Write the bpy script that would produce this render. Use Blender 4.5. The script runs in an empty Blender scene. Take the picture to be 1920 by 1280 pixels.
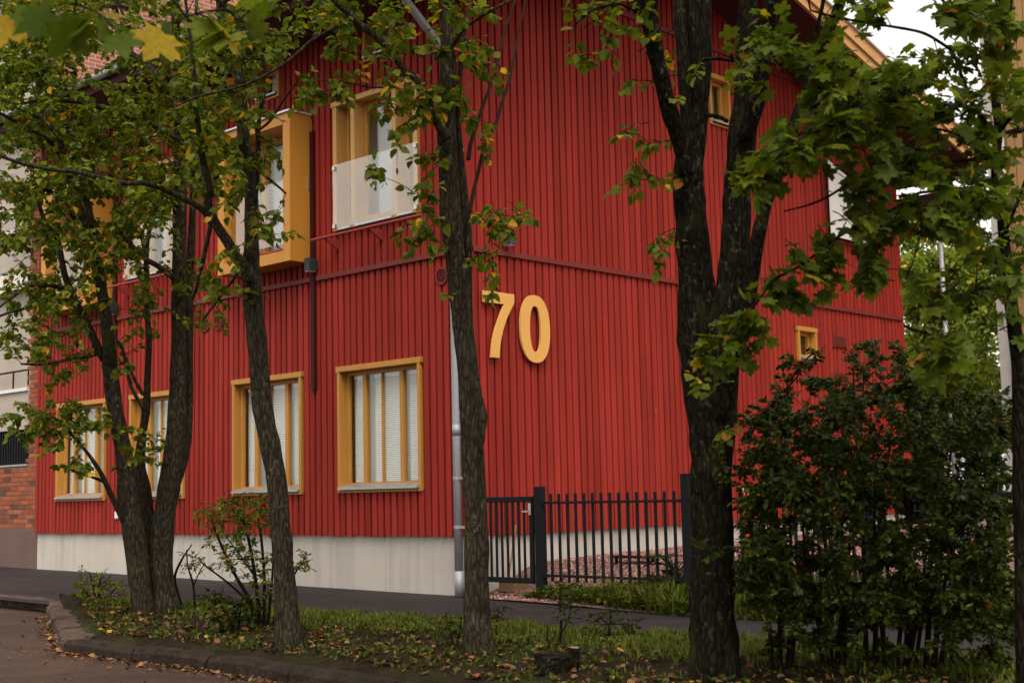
import bpy, math, random
import numpy as np
from mathutils import Vector, Matrix

# ------------------------------------------------------------------ camera, sky, sun, exposure
sc = bpy.context.scene
COL = sc.collection
rng = np.random.default_rng(7)
random.seed(7)
CAM = np.array([10.93779689, -10.96560742, 1.18])
ROT = np.array([[0.7272134369607302, 0.6860354581022352, -0.022714914268344738],
                [0.09341857411966056, -0.06613303683415744, 0.9934281007946882],
                [-0.6800246959583243, 0.7245562584544751, 0.11218128730425717]])   # right, up, forward
FPX = 2507.667
cd = bpy.data.cameras.new('camera')
cam = bpy.data.objects.new('camera', cd)
COL.objects.link(cam)
mw = Matrix.Identity(4)
for i in range(3):
    mw[i][0], mw[i][1], mw[i][2], mw[i][3] = ROT[0][i], ROT[1][i], -ROT[2][i], CAM[i]
cam.matrix_world = mw
cd.sensor_width = 36
cd.lens = FPX * 36 / 1920
cd.clip_start = 0.1
cd.clip_end = 1000
cd.dof.use_dof = True
cd.dof.focus_distance = 13.0
cd.dof.aperture_fstop = 3.6
sc.camera = cam

SUN_EL, SUN_AZ = math.radians(56), math.radians(136)
w = bpy.data.worlds.new('World')
sc.world = w
w.use_nodes = True
nt = w.node_tree
nt.nodes.clear()
sky = nt.nodes.new('ShaderNodeTexSky')
sky.sky_type = 'NISHITA'
sky.sun_disc = False
sky.sun_elevation = SUN_EL
sky.sun_rotation = SUN_AZ
sky.air_density = 1.0
sky.dust_density = 5.0
hs = nt.nodes.new('ShaderNodeHueSaturation')          # cloud cover: the blue is gone
hs.inputs['Saturation'].default_value = 0.10
bg = nt.nodes.new('ShaderNodeBackground')
bg.inputs['Strength'].default_value = 0.12
wo = nt.nodes.new('ShaderNodeOutputWorld')
nt.links.new(sky.outputs[0], hs.inputs['Color'])
warm = nt.nodes.new('ShaderNodeMixRGB')
warm.blend_type = 'MULTIPLY'
warm.inputs[0].default_value = 1
warm.inputs[2].default_value = (1.0, .955, .90, 1)
cloud = nt.nodes.new('ShaderNodeMixRGB')              # an even layer of cloud over the clear-sky gradient
cloud.inputs[0].default_value = .6
cloud.inputs[2].default_value = (3.6, 3.6, 3.65, 1)
nt.links.new(hs.outputs[0], cloud.inputs[1])
nt.links.new(cloud.outputs[0], warm.inputs[1])
nt.links.new(warm.outputs[0], bg.inputs['Color'])
nt.links.new(bg.outputs[0], wo.inputs['Surface'])
sd = bpy.data.lights.new('sun', 'SUN')
sd.energy = 0.85
sd.angle = math.radians(40)
sd.color = (1, .95, .88)
so = bpy.data.objects.new('sun', sd)
COL.objects.link(so)
# the lamp's -Z points along the light; azimuth measured like the sky's sun_rotation
_dir = Vector((math.sin(SUN_AZ) * math.cos(SUN_EL), math.cos(SUN_AZ) * math.cos(SUN_EL), math.sin(SUN_EL)))
so.rotation_euler = _dir.to_track_quat('Z', 'Y').to_euler()
so.location = _dir * 40
sc.view_settings.view_transform = 'Standard'
sc.view_settings.look = 'None'
sc.view_settings.exposure = 1.68
sc.view_settings.gamma = 1
sc.view_settings.use_curve_mapping = False
sc.cycles.max_bounces = 8
sc.cycles.transparent_max_bounces = 12
sc.cycles.sample_clamp_indirect = 6


def at(px, py, depth):
    """World point seen at a pixel of the 1920x1280 photograph at a distance along the view axis."""
    return CAM + depth * (ROT[0] * (px - 960) / FPX + ROT[1] * (640 - py) / FPX + ROT[2])


def seen(p):
    d = (np.asarray(p) - CAM) @ ROT.T
    return 960 + FPX * d[..., 0] / d[..., 2], 640 - FPX * d[..., 1] / d[..., 2], d[..., 2]


# ------------------------------------------------------------------ object helpers
def parent_to(o, parent):
    o.parent = parent
    o.matrix_parent_inverse = Matrix.Translation(-parent.location) if parent.type == 'EMPTY' else Matrix.Identity(4)


def link(name, me, parent=None, kind=None):
    o = bpy.data.objects.new(name, me)
    COL.objects.link(o)
    if parent is not None:
        parent_to(o, parent)
    if kind:
        o['kind'] = kind
    return o


def tag(o, label, cat, group=None):
    o['label'] = label
    o['category'] = cat
    if group:
        o['group'] = group
    return o


def thing(name, loc, label, cat, group=None):
    o = bpy.data.objects.new(name, None)
    o.empty_display_size = .1
    COL.objects.link(o)
    o.location = loc
    return tag(o, label, cat, group)


def mesh_from(name, v, faces, mat=None, smooth=False):
    me = bpy.data.meshes.new(name)
    me.from_pydata([tuple(map(float, p)) for p in v], [], faces)
    if mat:
        me.materials.append(mat)
    if smooth:
        me.polygons.foreach_set('use_smooth', [True] * len(me.polygons))
    me.update()
    return me


def tri_mesh(name, v, t, mat, col=None, smooth=False):
    me = bpy.data.meshes.new(name)
    v = np.ascontiguousarray(v, dtype=np.float32)
    t = np.ascontiguousarray(t, dtype=np.int32)
    me.vertices.add(len(v))
    me.vertices.foreach_set('co', v.ravel())
    me.loops.add(t.size)
    me.loops.foreach_set('vertex_index', t.ravel())
    me.polygons.add(len(t))
    me.polygons.foreach_set('loop_start', np.arange(0, t.size, 3, dtype=np.int32))
    if smooth:
        me.polygons.foreach_set('use_smooth', np.ones(len(t), bool))
    me.update(calc_edges=True)
    if col is not None:
        a = me.color_attributes.new('Col', 'FLOAT_COLOR', 'POINT')
        c = np.ones((len(v), 4), np.float32)
        c[:, :3] = col
        a.data.foreach_set('color', c.ravel())
    me.materials.append(mat)
    return me


class MB:
    """Collects shapes into one mesh. fr maps local (a along, b outward, z) to world."""
    def __init__(self, fr=None):
        self.v, self.f, self.fr = [], [], fr or (lambda a, b, z: (a, b, z))

    def add(self, pts, faces):
        n = len(self.v)
        self.v += [self.fr(*p) for p in pts]
        self.f += [tuple(i + n for i in f) for f in faces]

    def box(self, a0, a1, b0, b1, z0, z1):
        p = [(a, b, z) for z in (z0, z1) for b in (b0, b1) for a in (a0, a1)]
        self.add(p, [(0, 2, 3, 1), (4, 5, 7, 6), (0, 1, 5, 4), (2, 6, 7, 3), (0, 4, 6, 2), (1, 3, 7, 5)])
        return self

    def quad(self, *p):
        self.add(p, [tuple(range(len(p)))])
        return self

    def prism(self, poly, b0, b1):
        n = len(poly)
        self.add([(a, b0, z) for a, z in poly] + [(a, b1, z) for a, z in poly],
                 [tuple(range(n))[::-1], tuple(range(n, 2 * n))] + [(i, (i + 1) % n, n + (i + 1) % n, n + i) for i in range(n)])
        return self

    def tube(self, pts, rad, n=8, caps=True, jit=0.0, flare=0.0, seed=0):
        v, f = tube_arrays(pts, rad, n, jit, flare, seed, caps)
        self.add([tuple(p) for p in v], f)
        return self

    def build(self, name, mat, parent=None, kind=None, smooth=False, bevel=0):
        me = mesh_from(name, self.v, self.f, mat, smooth)
        o = link(name, me, parent, kind)
        if bevel:
            m = o.modifiers.new('edge', 'BEVEL')
            m.width = bevel
            m.segments = 2
            m.limit_method = 'ANGLE'
        return o


def tube_arrays(pts, rad, n=8, jit=0.0, flare=0.0, seed=0, caps=True):
    P = np.array(pts, float)
    R = np.broadcast_to(np.array(rad, float), (len(P),))
    T = np.gradient(P, axis=0)
    T /= np.linalg.norm(T, axis=1)[:, None] + 1e-9
    ref = np.array([1., 0, 0]) if abs(T[0][0]) < .8 else np.array([0, 1., 0])
    U = []
    for t in T:
        u = ref - t * np.dot(ref, t)
        u /= np.linalg.norm(u) + 1e-9
        U.append(u)
        ref = u
    U = np.array(U)
    W = np.cross(T, U)
    a = np.linspace(0, 2 * math.pi, n, endpoint=False)
    r = np.repeat(R[:, None], n, 1)
    if jit or flare:
        s = np.linspace(0, 1, len(P))[:, None] * len(P)
        ph = seed * 1.7
        r = r * (1 + jit * (np.sin(2 * a + .9 * s + ph) * .5 + np.sin(3 * a - .55 * s + 2 * ph) * .5 + np.sin(5 * a + 1.7 * s + ph) * .35 + np.sin(1.3 * s + 3 * ph) * .4))
        if flare:
            k = np.exp(-s * .55)
            r = r * (1 + flare * k * (.55 + .6 * np.cos(4 * a + ph) + .35 * np.cos(7 * a + 2 * ph)))
    V = P[:, None] + r[..., None] * (np.cos(a)[None, :, None] * U[:, None] + np.sin(a)[None, :, None] * W[:, None])
    V = V.reshape(-1, 3)
    F = []
    for i in range(len(P) - 1):
        for j in range(n):
            k = (j + 1) % n
            F.append((i * n + j, i * n + k, (i + 1) * n + k, (i + 1) * n + j))
    if caps:
        F.append(tuple(range(n))[::-1])
        F.append(tuple(range((len(P) - 1) * n, len(P) * n)))
    return V, F


def smooth_path(pts, per=4):
    """Catmull-Rom through rows of numbers."""
    P = np.array(pts, float)
    if len(P) < 3:
        t = np.linspace(0, 1, per + 1)[:, None]
        return P[0] * (1 - t) + P[-1] * t
    Q = np.vstack([2 * P[0] - P[1], P, 2 * P[-1] - P[-2]])
    out = []
    for i in range(1, len(Q) - 2):
        for t in np.linspace(0, 1, per, endpoint=False):
            a, b, c, d = Q[i - 1], Q[i], Q[i + 1], Q[i + 2]
            out.append(.5 * (2 * b + (c - a) * t + (2 * a - 5 * b + 4 * c - d) * t * t + (3 * b - a - 3 * c + d) * t ** 3))
    out.append(P[-1])
    return np.array(out)


# ------------------------------------------------------------------ materials
class NT:
    def __init__(self, name):
        self.m = bpy.data.materials.new(name)
        self.m.use_nodes = True
        self.t = self.m.node_tree
        self.b = self.t.nodes['Principled BSDF']
        self.out = self.t.nodes['Material Output']

    def n(self, kind, **kw):
        x = self.t.nodes.new('ShaderNode' + kind)
        for k, v in kw.items():
            if k in x.inputs.keys():
                x.inputs[k].default_value = v
            else:
                setattr(x, k, v)
        return x

    def l(self, a, b):
        self.t.links.new(a, b)

    def pos(self, scale=(1, 1, 1)):
        g = self.n('NewGeometry')
        m = self.n('VectorMath', operation='MULTIPLY')
        m.inputs[1].default_value = scale
        self.l(g.outputs['Position'], m.inputs[0])
        return m.outputs[0]

    def noise(self, vec, scale, detail=4, rough=.55):
        x = self.n('TexNoise', Scale=scale, Detail=detail, Roughness=rough)
        self.l(vec, x.inputs['Vector'])
        return x.outputs['Fac']

    def ramp(self, fac, stops):
        x = self.n('ValToRGB')
        e = x.color_ramp.elements
        while len(e) < len(stops):
            e.new(.5)
        for el, (p, c) in zip(e, stops):
            el.position = p
            el.color = (*c, 1) if len(c) == 3 else c
        self.l(fac, x.inputs['Fac'])
        return x.outputs['Color']

    def mix(self, fac, a, b, mode='MIX'):
        x = self.n('MixRGB', blend_type=mode)
        for s, val in ((0, fac), (1, a), (2, b)):
            if isinstance(val, (int, float)):
                x.inputs[s].default_value = val
            elif isinstance(val, tuple):
                x.inputs[s].default_value = (*val, 1)
            else:
                self.l(val, x.inputs[s])
        return x.outputs[0]

    def bump(self, h, strength=.3, dist=.01):
        x = self.n('Bump', Strength=strength, Distance=dist)
        self.l(h, x.inputs['Height'])
        self.l(x.outputs[0], self.b.inputs['Normal'])


def g3(v):
    return (v, v, v)


def simple(name, col, rough=.6, var=.18, scale=9, stretch=(1, 1, 1), bump=.15, metallic=0, spec=.25, objvar=0.0):
    k = NT(name)
    p = k.pos(stretch)
    f = k.noise(p, scale)
    c = k.mix(f, tuple(x * (1 - var) for x in col), tuple(min(1, x * (1 + var)) for x in col))
    if objvar:
        oi = k.n('ObjectInfo')
        r = k.ramp(oi.outputs['Random'], [(0, g3(1 - objvar)), (1, g3(1 + objvar))])
        c = k.mix(1.0, c, r, 'MULTIPLY')
    k.l(c, k.b.inputs['Base Color'])
    k.b.inputs['Roughness'].default_value = rough
    k.b.inputs['Metallic'].default_value = metallic
    k.b.inputs['Specular IOR Level'].default_value = spec
    if bump:
        k.bump(k.noise(p, scale * 4), bump)
    return k.m


def red_paint():
    k = NT('red_paint')
    p = k.pos((1, 1, .06))
    f = k.noise(p, 30, 5)
    c = k.mix(f, (.215, .0205, .0140), (.285, .029, .0195))
    big = k.noise(k.pos((.5, .5, .35)), 2.2, 3)
    c = k.mix(k.ramp(big, [(.35, g3(0)), (.7, g3(.22))]), c, (.33, .040, .032))
    oi = k.n('ObjectInfo')
    r = k.ramp(oi.outputs['Random'], [(0, g3(.86)), (1, g3(1.08))])
    c = k.mix(1.0, c, r, 'MULTIPLY')
    wear = k.noise(k.pos((2.2, 2.2, .12)), 3, 5, .6)
    c = k.mix(1.0, c, k.ramp(wear, [(.3, g3(.74)), (.7, g3(1.15))]), 'MULTIPLY')
    knots = k.noise(k.pos((1, 1, .55)), 26, 2)
    c = k.mix(k.ramp(knots, [(.70, g3(0)), (.76, g3(.35))]), c, (.16, .015, .012))
    chips = k.noise(k.pos((1, 1, .07)), 42, 2)
    c = k.mix(k.ramp(chips, [(.775, g3(0)), (.80, g3(.75))]), c, (.55, .30, .22))
    k.l(c, k.b.inputs['Base Color'])
    k.b.inputs['Roughness'].default_value = .6
    k.b.inputs['Specular IOR Level'].default_value = .07
    k.bump(f, .25, .004)
    return k.m


def bark(name, dark, light, lichen=.35):
    k = NT(name)
    p = k.pos((1, 1, .22))
    f = k.noise(p, 34, 6, .65)
    v = k.n('TexVoronoi', Scale=38.0, feature='DISTANCE_TO_EDGE')
    wv = k.n('VectorMath', operation='ADD')
    nz = k.n('TexNoise', Scale=9.0)
    k.l(p, nz.inputs['Vector'])
    k.l(p, wv.inputs[0])
    sc_ = k.n('VectorMath', operation='SCALE')
    sc_.inputs['Scale'].default_value = .06
    k.l(nz.outputs['Color'], sc_.inputs[0])
    k.l(sc_.outputs[0], wv.inputs[1])
    k.l(wv.outputs[0], v.inputs['Vector'])
    crack = k.ramp(v.outputs['Distance'], [(.0, g3(.35)), (.22, g3(1))])
    c = k.mix(f, dark, light)
    c = k.mix(1.0, c, crack, 'MULTIPLY')
    li = k.noise(k.pos((1, 1, .7)), 26, 5, .7)
    big = k.noise(k.pos(), 1.6, 2)
    lm = k.mix(1.0, k.ramp(li, [(.56, g3(0)), (.64, g3(lichen))]), k.ramp(big, [(.35, g3(.2)), (.65, g3(1))]), 'MULTIPLY')
    c = k.mix(lm, c, (.15, .15, .115))
    moss = k.noise(k.pos((1, 1, .5)), 5, 4)
    c = k.mix(k.ramp(moss, [(.58, g3(0)), (.72, g3(.45))]), c, (.045, .052, .012))
    k.l(c, k.b.inputs['Base Color'])
    k.b.inputs['Roughness'].default_value = .95
    k.b.inputs['Specular IOR Level'].default_value = .04
    h = k.mix(.5, crack, f)
    k.bump(h, .8, .02)
    return k.m


def leaf_mat(name, trans=.35, rough=.42, spec=.4):
    k = NT(name)
    a = k.n('Attribute', attribute_name='Col')
    f = k.noise(k.pos(), 60, 2)
    c = k.mix(1.0, a.outputs['Color'], k.ramp(f, [(.3, g3(.8)), (.7, g3(1.15))]), 'MULTIPLY')
    k.l(c, k.b.inputs['Base Color'])
    k.b.inputs['Roughness'].default_value = rough
    k.b.inputs['Specular IOR Level'].default_value = spec
    tr = k.n('BsdfTranslucent')
    c2 = k.mix(1.0, c, (1.15, 1.25, .55), 'MULTIPLY')
    k.l(c2, tr.inputs['Color'])
    mx = k.n('MixShader', Fac=trans)
    k.l(k.b.outputs[0], mx.inputs[1])
    k.l(tr.outputs[0], mx.inputs[2])
    k.l(mx.outputs[0], k.out.inputs['Surface'])
    return k.m


def glass_mat(name, refl, tint=(.97, .98, .97), haze=0.0):
    k = NT(name)
    tr = k.n('BsdfTransparent')
    tr.inputs['Color'].default_value = (*tint, 1)
    gl = k.n('BsdfGlossy', Roughness=.0)
    gl.inputs['Color'].default_value = (1, 1, 1, 1)
    fr = k.n('Fresnel', IOR=1.5)
    mr = k.n('MapRange')
    mr.inputs['From Min'].default_value = 0.0
    mr.inputs['From Max'].default_value = 1.0
    mr.inputs['To Min'].default_value = refl
    mr.inputs['To Max'].default_value = 1.0
    k.l(fr.outputs[0], mr.inputs['Value'])
    mx = k.n('MixShader')
    gm = k.n('NewGeometry')
    inv = k.n('Math', operation='SUBTRACT')
    inv.inputs[0].default_value = 1.0
    k.l(gm.outputs['Backfacing'], inv.inputs[1])
    pr = k.n('Math', operation='MULTIPLY')
    k.l(mr.outputs[0], pr.inputs[0])
    k.l(inv.outputs[0], pr.inputs[1])
    k.l(pr.outputs[0], mx.inputs[0])
    k.l(tr.outputs[0], mx.inputs[1])
    k.l(gl.outputs[0], mx.inputs[2])
    k.l(mx.outputs[0], k.out.inputs['Surface'])
    return k.m


def concrete(name, col, streak=.25):
    k = NT(name)
    f = k.noise(k.pos((1, 1, 1)), 1.3, 6, .65)
    c = k.mix(f, tuple(x * .78 for x in col), tuple(x * 1.18 for x in col))
    s = k.noise(k.pos((6, 6, .35)), 1.0, 4, .6)
    c = k.mix(k.ramp(s, [(.5, g3(0)), (.75, g3(streak))]), c, tuple(x * .5 for x in col))
    sp = k.noise(k.pos(), 55, 2)
    c = k.mix(k.ramp(sp, [(.70, g3(0)), (.76, g3(.5))]), c, tuple(x * .4 for x in col))
    k.l(c, k.b.inputs['Base Color'])
    k.b.inputs['Roughness'].default_value = .85
    k.bump(k.noise(k.pos(), 40, 5), .2)
    return k.m


def granite(name, col):
    k = NT(name)
    f = k.noise(k.pos(), 4, 6, .7)
    c = k.ramp(f, [(.3, tuple(x * .45 for x in col)), (.55, col), (.75, tuple(x * 1.5 for x in col))])
    g = k.noise(k.pos(), 75, 3, .7)
    c = k.mix(1.0, c, k.ramp(g, [(.32, g3(.45)), (.5, g3(1)), (.68, g3(2.1))]), 'MULTIPLY')
    m = k.noise(k.pos(), 2.6, 4, .6)
    c = k.mix(k.ramp(m, [(.5, g3(0)), (.68, g3(.7))]), c, (.022, .018, .009))
    k.l(c, k.b.inputs['Base Color'])
    k.b.inputs['Roughness'].default_value = .9
    k.b.inputs['Specular IOR Level'].default_value = .15
    k.bump(k.noise(k.pos(), 22, 6, .7), .9, .04)
    return k.m


def asphalt(name, a, b, damp=.0, rough=.8):
    k = NT(name)
    f = k.noise(k.pos(), .7, 5, .6)
    c = k.mix(f, a, b)
    g = k.noise(k.pos(), 160, 3, .7)
    g2 = k.noise(k.pos(), 62, 2, .6)
    c = k.mix(1.0, c, k.ramp(g, [(.3, g3(.55)), (.5, g3(1)), (.72, g3(1.9))]), 'MULTIPLY')
    c = k.mix(1.0, c, k.ramp(g2, [(.32, g3(.5)), (.54, g3(1)), (.64, g3(1.5)), (.70, g3(3.0))]), 'MULTIPLY')
    pt = k.noise(k.pos(), 2.2, 5, .65)
    c = k.mix(1.0, c, k.ramp(pt, [(.35, g3(.72)), (.65, g3(1.25))]), 'MULTIPLY')
    cr = k.n('TexVoronoi', Scale=.55, feature='DISTANCE_TO_EDGE')
    nz = k.n('TexNoise', Scale=3.0, Detail=5.0)
    k.l(k.pos(), nz.inputs['Vector'])
    va = k.n('VectorMath', operation='SCALE')
    va.inputs['Scale'].default_value = .5
    k.l(nz.outputs['Color'], va.inputs[0])
    vb = k.n('VectorMath', operation='ADD')
    k.l(k.pos(), vb.inputs[0])
    k.l(va.outputs[0], vb.inputs[1])
    k.l(vb.outputs[0], cr.inputs['Vector'])
    c = k.mix(1.0, c, k.ramp(cr.outputs['Distance'], [(0, g3(.55)), (.012, g3(1))]), 'MULTIPLY')
    k.l(c, k.b.inputs['Base Color'])
    k.b.inputs['Specular IOR Level'].default_value = .25
    rr = k.ramp(k.noise(k.pos(), 1.1, 4), [(.35, g3(rough - damp)), (.65, g3(rough))])
    k.l(rr, k.b.inputs['Roughness'])
    k.bump(g, .5, .01)
    return k.m


def soil():
    k = NT('soil')
    f = k.noise(k.pos(), 3, 6, .7)
    c = k.ramp(f, [(.3, (.012, .008, .005)), (.55, (.030, .020, .012)), (.75, (.055, .040, .022))])
    m = k.noise(k.pos(), 1.2, 4)
    c = k.mix(k.ramp(m, [(.45, g3(0)), (.65, g3(.6))]), c, (.04, .05, .012))
    k.l(c, k.b.inputs['Base Color'])
    k.b.inputs['Roughness'].default_value = .95
    sp = k.noise(k.pos(), 70, 3, .7)
    c = k.mix(1.0, c, k.ramp(sp, [(.35, g3(.45)), (.6, g3(1.3)), (.72, g3(2.4))]), 'MULTIPLY')
    k.l(c, k.b.inputs['Base Color'])
    k.b.inputs['Specular IOR Level'].default_value = .05
    k.bump(k.noise(k.pos(), 45, 6, .7), .9, .03)
    return k.m


def gravel_mat():
    k = NT('gravel_red')
    v = k.n('TexVoronoi', Scale=42.0)
    k.l(k.pos(), v.inputs['Vector'])
    sep = k.n('SeparateColor')
    k.l(v.outputs['Color'], sep.inputs[0])
    c = k.ramp(sep.outputs[0], [(0, (.10, .035, .03)), (.5, (.21, .085, .07)), (.85, (.33, .17, .14)), (1, (.5, .36, .3))])
    c = k.mix(1.0, c, k.ramp(v.outputs['Distance'], [(0, g3(1.1)), (.7, g3(.5))]), 'MULTIPLY')
    k.l(c, k.b.inputs['Base Color'])
    k.b.inputs['Roughness'].default_value = .85
    k.bump(v.outputs['Distance'], .9, .03)
    return k.m


def attr_mat(name, rough=.8, spec=.3):
    k = NT(name)
    a = k.n('Attribute', attribute_name='Col')
    f = k.noise(k.pos(), 30, 3)
    c = k.mix(1.0, a.outputs['Color'], k.ramp(f, [(.3, g3(.8)), (.7, g3(1.2))]), 'MULTIPLY')
    k.l(c, k.b.inputs['Base Color'])
    k.b.inputs['Roughness'].default_value = rough
    k.b.inputs['Specular IOR Level'].default_value = spec
    return k.m


def brick_far():
    k = NT('brick_courses')
    g = k.n('NewGeometry')
    s = k.n('SeparateXYZ')
    k.l(g.outputs['Position'], s.inputs[0])
    ad = k.n('Math', operation='ADD')
    k.l(s.outputs[0], ad.inputs[0])
    k.l(s.outputs[1], ad.inputs[1])
    cx = k.n('CombineXYZ')
    k.l(ad.outputs[0], cx.inputs[0])
    k.l(s.outputs[2], cx.inputs[1])
    b = k.n('TexBrick', Scale=1.0)
    b.inputs['Color1'].default_value = (.36, .11, .06, 1)
    b.inputs['Color2'].default_value = (.22, .055, .03, 1)
    b.inputs['Mortar'].default_value = (.34, .25, .2, 1)
    b.inputs['Mortar Size'].default_value = .010
    b.inputs['Brick Width'].default_value = .27
    b.inputs['Row Height'].default_value = .078
    k.l(cx.outputs[0], b.inputs['Vector'])
    k.l(b.outputs['Color'], k.b.inputs['Base Color'])
    k.b.inputs['Roughness'].default_value = .85
    return k.m


M = dict(
    red=red_paint(),
    trim=simple('dark_red_trim', (.15, .022, .018), .55, .1, objvar=.05, spec=.2),
    steel_red=simple('dark_red_steel', (.040, .005, .005), .6, .1, spec=.12),
    rail_red=simple('red_rail_paint', (.26, .035, .030), .4, .1),
    ochre=simple('ochre_wood', (.40, .185, .035), .5, .16, 14, (1, 1, .12), .12, objvar=.06),
    ochre_light=simple('pale_ochre_wood', (.47, .255, .075), .5, .14, 14, (1, 1, .12), .12),
    box_wood=simple('bay_wood', (.46, .205, .030), .45, .16, 12, (1, 1, .1), .1),
    number=simple('number_paint', (.62, .32, .080), .5, .05, 6, bump=.02),
    rafter=simple('fascia_wood', (.50, .27, .11), .55, .15, 12, (1, .2, 1), .1),
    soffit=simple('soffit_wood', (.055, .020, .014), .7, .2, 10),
    roof=simple('roof_metal', (.10, .11, .12), .45, .1, metallic=.6),
    flash=simple('flashing_metal', (.62, .66, .68), .35, .06, metallic=.3),
    sill=simple('sill_metal', (.42, .42, .42), .35, .06, metallic=.7),
    pipe=simple('galvanised_steel', (.30, .30, .31), .55, .15, 18, metallic=.35),
    conc=concrete('foundation_concrete', (.43, .385, .335), .5),
    conc_brown=concrete('brown_concrete', (.105, .062, .050), .3),
    plaster=concrete('roughcast_plaster', (.36, .31, .26), .15),
    white=simple('white_paint', (.62, .60, .57), .5, .05, 5),
    blind=simple('blind_white', (.86, .86, .84), .5, .03, 5, bump=0),
    room=simple('room_wall', (.55, .54, .47), .8, .05, 2, bump=0),
    glass=glass_mat('window_glass', .09),
    bal_glass=glass_mat('balustrade_glass', .24),
    black=simple('black_powder_coat', (.007, .008, .009), .6, .15, 30, bump=.05, spec=.10),
    lamp=simple('lamp_housing', (.035, .037, .045), .45, .1),
    lens=simple('lamp_lens', (.62, .66, .68), .3, .04, bump=0),
    brass=simple('lock_steel', (.55, .52, .46), .3, .05, metallic=.9),
    bark1=bark('bark_grey_brown', (.015, .0115, .0075), (.086, .067, .044), .6),
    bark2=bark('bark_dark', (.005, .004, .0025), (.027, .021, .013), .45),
    twig=simple('twig_bark', (.012, .009, .006), .85, .3, 30, bump=0, spec=.08),
    dry=simple('dry_twig', (.035, .022, .015), .85, .3, 30, bump=0, spec=.08),
    leaf=leaf_mat('leaf_surface', .45, .5, .12),
    gloss_leaf=leaf_mat('glossy_leaf_surface', .36, .42, .16),
    grass=leaf_mat('grass_surface', .3, .6, .2),
    litter=attr_mat('leaf_litter', .7),
    stone=attr_mat('gravel_stones', .85),
    side=asphalt('sidewalk_asphalt', (.014, .0105, .011), (.022, .017, .017), .2, .8),
    street=asphalt('street_asphalt', (.036, .0195, .0125), (.062, .034, .022), .1, .85),
    kerb=granite('granite_kerb', (.095, .062, .046)), kerb_dark=granite('sooty_granite_kerb', (.034, .022, .015)),
    soil=soil(),
    gravel=gravel_mat(),
    brick=simple('fired_brick', (.25, .072, .032), .8, .25, 20, objvar=.25),
    brick_dark=simple('burnt_brick', (.10, .045, .032), .8, .25, 20, objvar=.3),
    mortar=simple('mortar', (.20, .125, .09), .9, .2, 20),
    bricks=brick_far(),
    corner_white=simple('weathered_white_paint', (.34, .32, .30), .6, .12, 5),
    tan=simple('tan_cladding', (.24, .135, .048), .6, .1, 10, (1, 1, .1), objvar=.05),
    grille=simple('grille_steel', (.03, .03, .032), .5, .1),
    wood=simple('old_wood', (.20, .11, .05), .8, .3, 20, (1, 1, .1)),
    cutwood=simple('cut_wood', (.34, .20, .12), .8, .25, 40),
    red_post=simple('signal_red_paint', (.45, .02, .02), .4, .1),
)


# ------------------------------------------------------------------ ground and paving
def gz(x):
    return .009 * np.maximum(0, -np.asarray(x, float))


def sheet(name, poly_fn, nx, ny, mat, zfn):
    """Grid sheet; poly_fn(u, v) -> x, y."""
    u, v = np.meshgrid(np.linspace(0, 1, nx), np.linspace(0, 1, ny))
    x, y = poly_fn(u, v)
    z = zfn(x, y)
    V = np.stack([x, y, z], -1).reshape(-1, 3)
    F = [(j * nx + i, j * nx + i + 1, (j + 1) * nx + i + 1, (j + 1) * nx + i) for j in range(ny - 1) for i in range(nx - 1)]
    o = link(name, mesh_from(name, V, F, mat, True), None, 'structure')
    return o


def wob(x, y, s=1.0, ph=0.0):
    return (np.sin(1.9 * s * x + 1.1 * s * y + ph) + np.sin(-1.3 * s * x + 2.3 * s * y + 1.7 + ph) + .6 * np.sin(4.1 * s * x + 3.3 * s * y + .4 + ph)) / 2.6


sheet('ground', lambda u, v: (-160 + 320 * u, -160 + 320 * v), 3, 3, M['soil'], lambda x, y: x * 0 - .22)
sheet('street', lambda u, v: (-40 + 80 * u, -30 + 27.3 * v), 41, 20, M['street'], lambda x, y: gz(x) - .11 + .006 * wob(x, y, .8))
sheet('sidewalk', lambda u, v: (-40 + 80 * u, -3.32 + 3.6 * v), 81, 9, M['side'], lambda x, y: gz(x) + .004 * wob(x, y, .7) + .0)


def front_edge(x):     # kerb line of the planted verge
    return np.interp(x, [-4.0, .1, 2.1, 4.4, 20], [-3.0, -5.0, -4.95, -5.15, -5.6])


def back_edge(x):      # verge against the sidewalk
    return np.interp(x, [-4.0, -2.9, -.5, 1.5, 20], [-2.95, -3.02, -2.50, -2.30, -2.35]) + .04 * np.sin(3.1 * np.asarray(x)) + .03 * np.sin(7.3 * np.asarray(x) + 1)


def verge_z(x, y):
    t = np.clip((y - front_edge(x)) / np.maximum(.05, back_edge(x) - front_edge(x)), 0, 1)
    return gz(x) + .012 - .05 * np.exp(-t * 22) + .07 * np.sin(math.pi * t) + .022 * wob(x, y, 1.6) * np.sin(math.pi * t)


def verge_xy(u, v):
    x = -3.95 + 23 * u ** 1.3
    f, b = front_edge(x) + .02, back_edge(x)
    return x, f + (b - f) * v


_vn = np.random.default_rng(3)
verge = sheet('verge', verge_xy, 300, 64, M['soil'], lambda x, y: verge_z(x, y) + _vn.normal(0, .007, x.shape))


def yard_z(x, y):
    t = np.clip((y + .05) / 1.25, 0, 1)
    s = t * t * (3 - 2 * t)
    return .009 + .05 * np.clip(x, 0, 2) * np.clip((y + .5) / .6, 0, 1) * .6 + (.33 + .016 * np.clip(y, 0, 9)) * s + .012 * wob(x, y, 3) * np.clip((y + .3), 0, 1)


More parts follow.
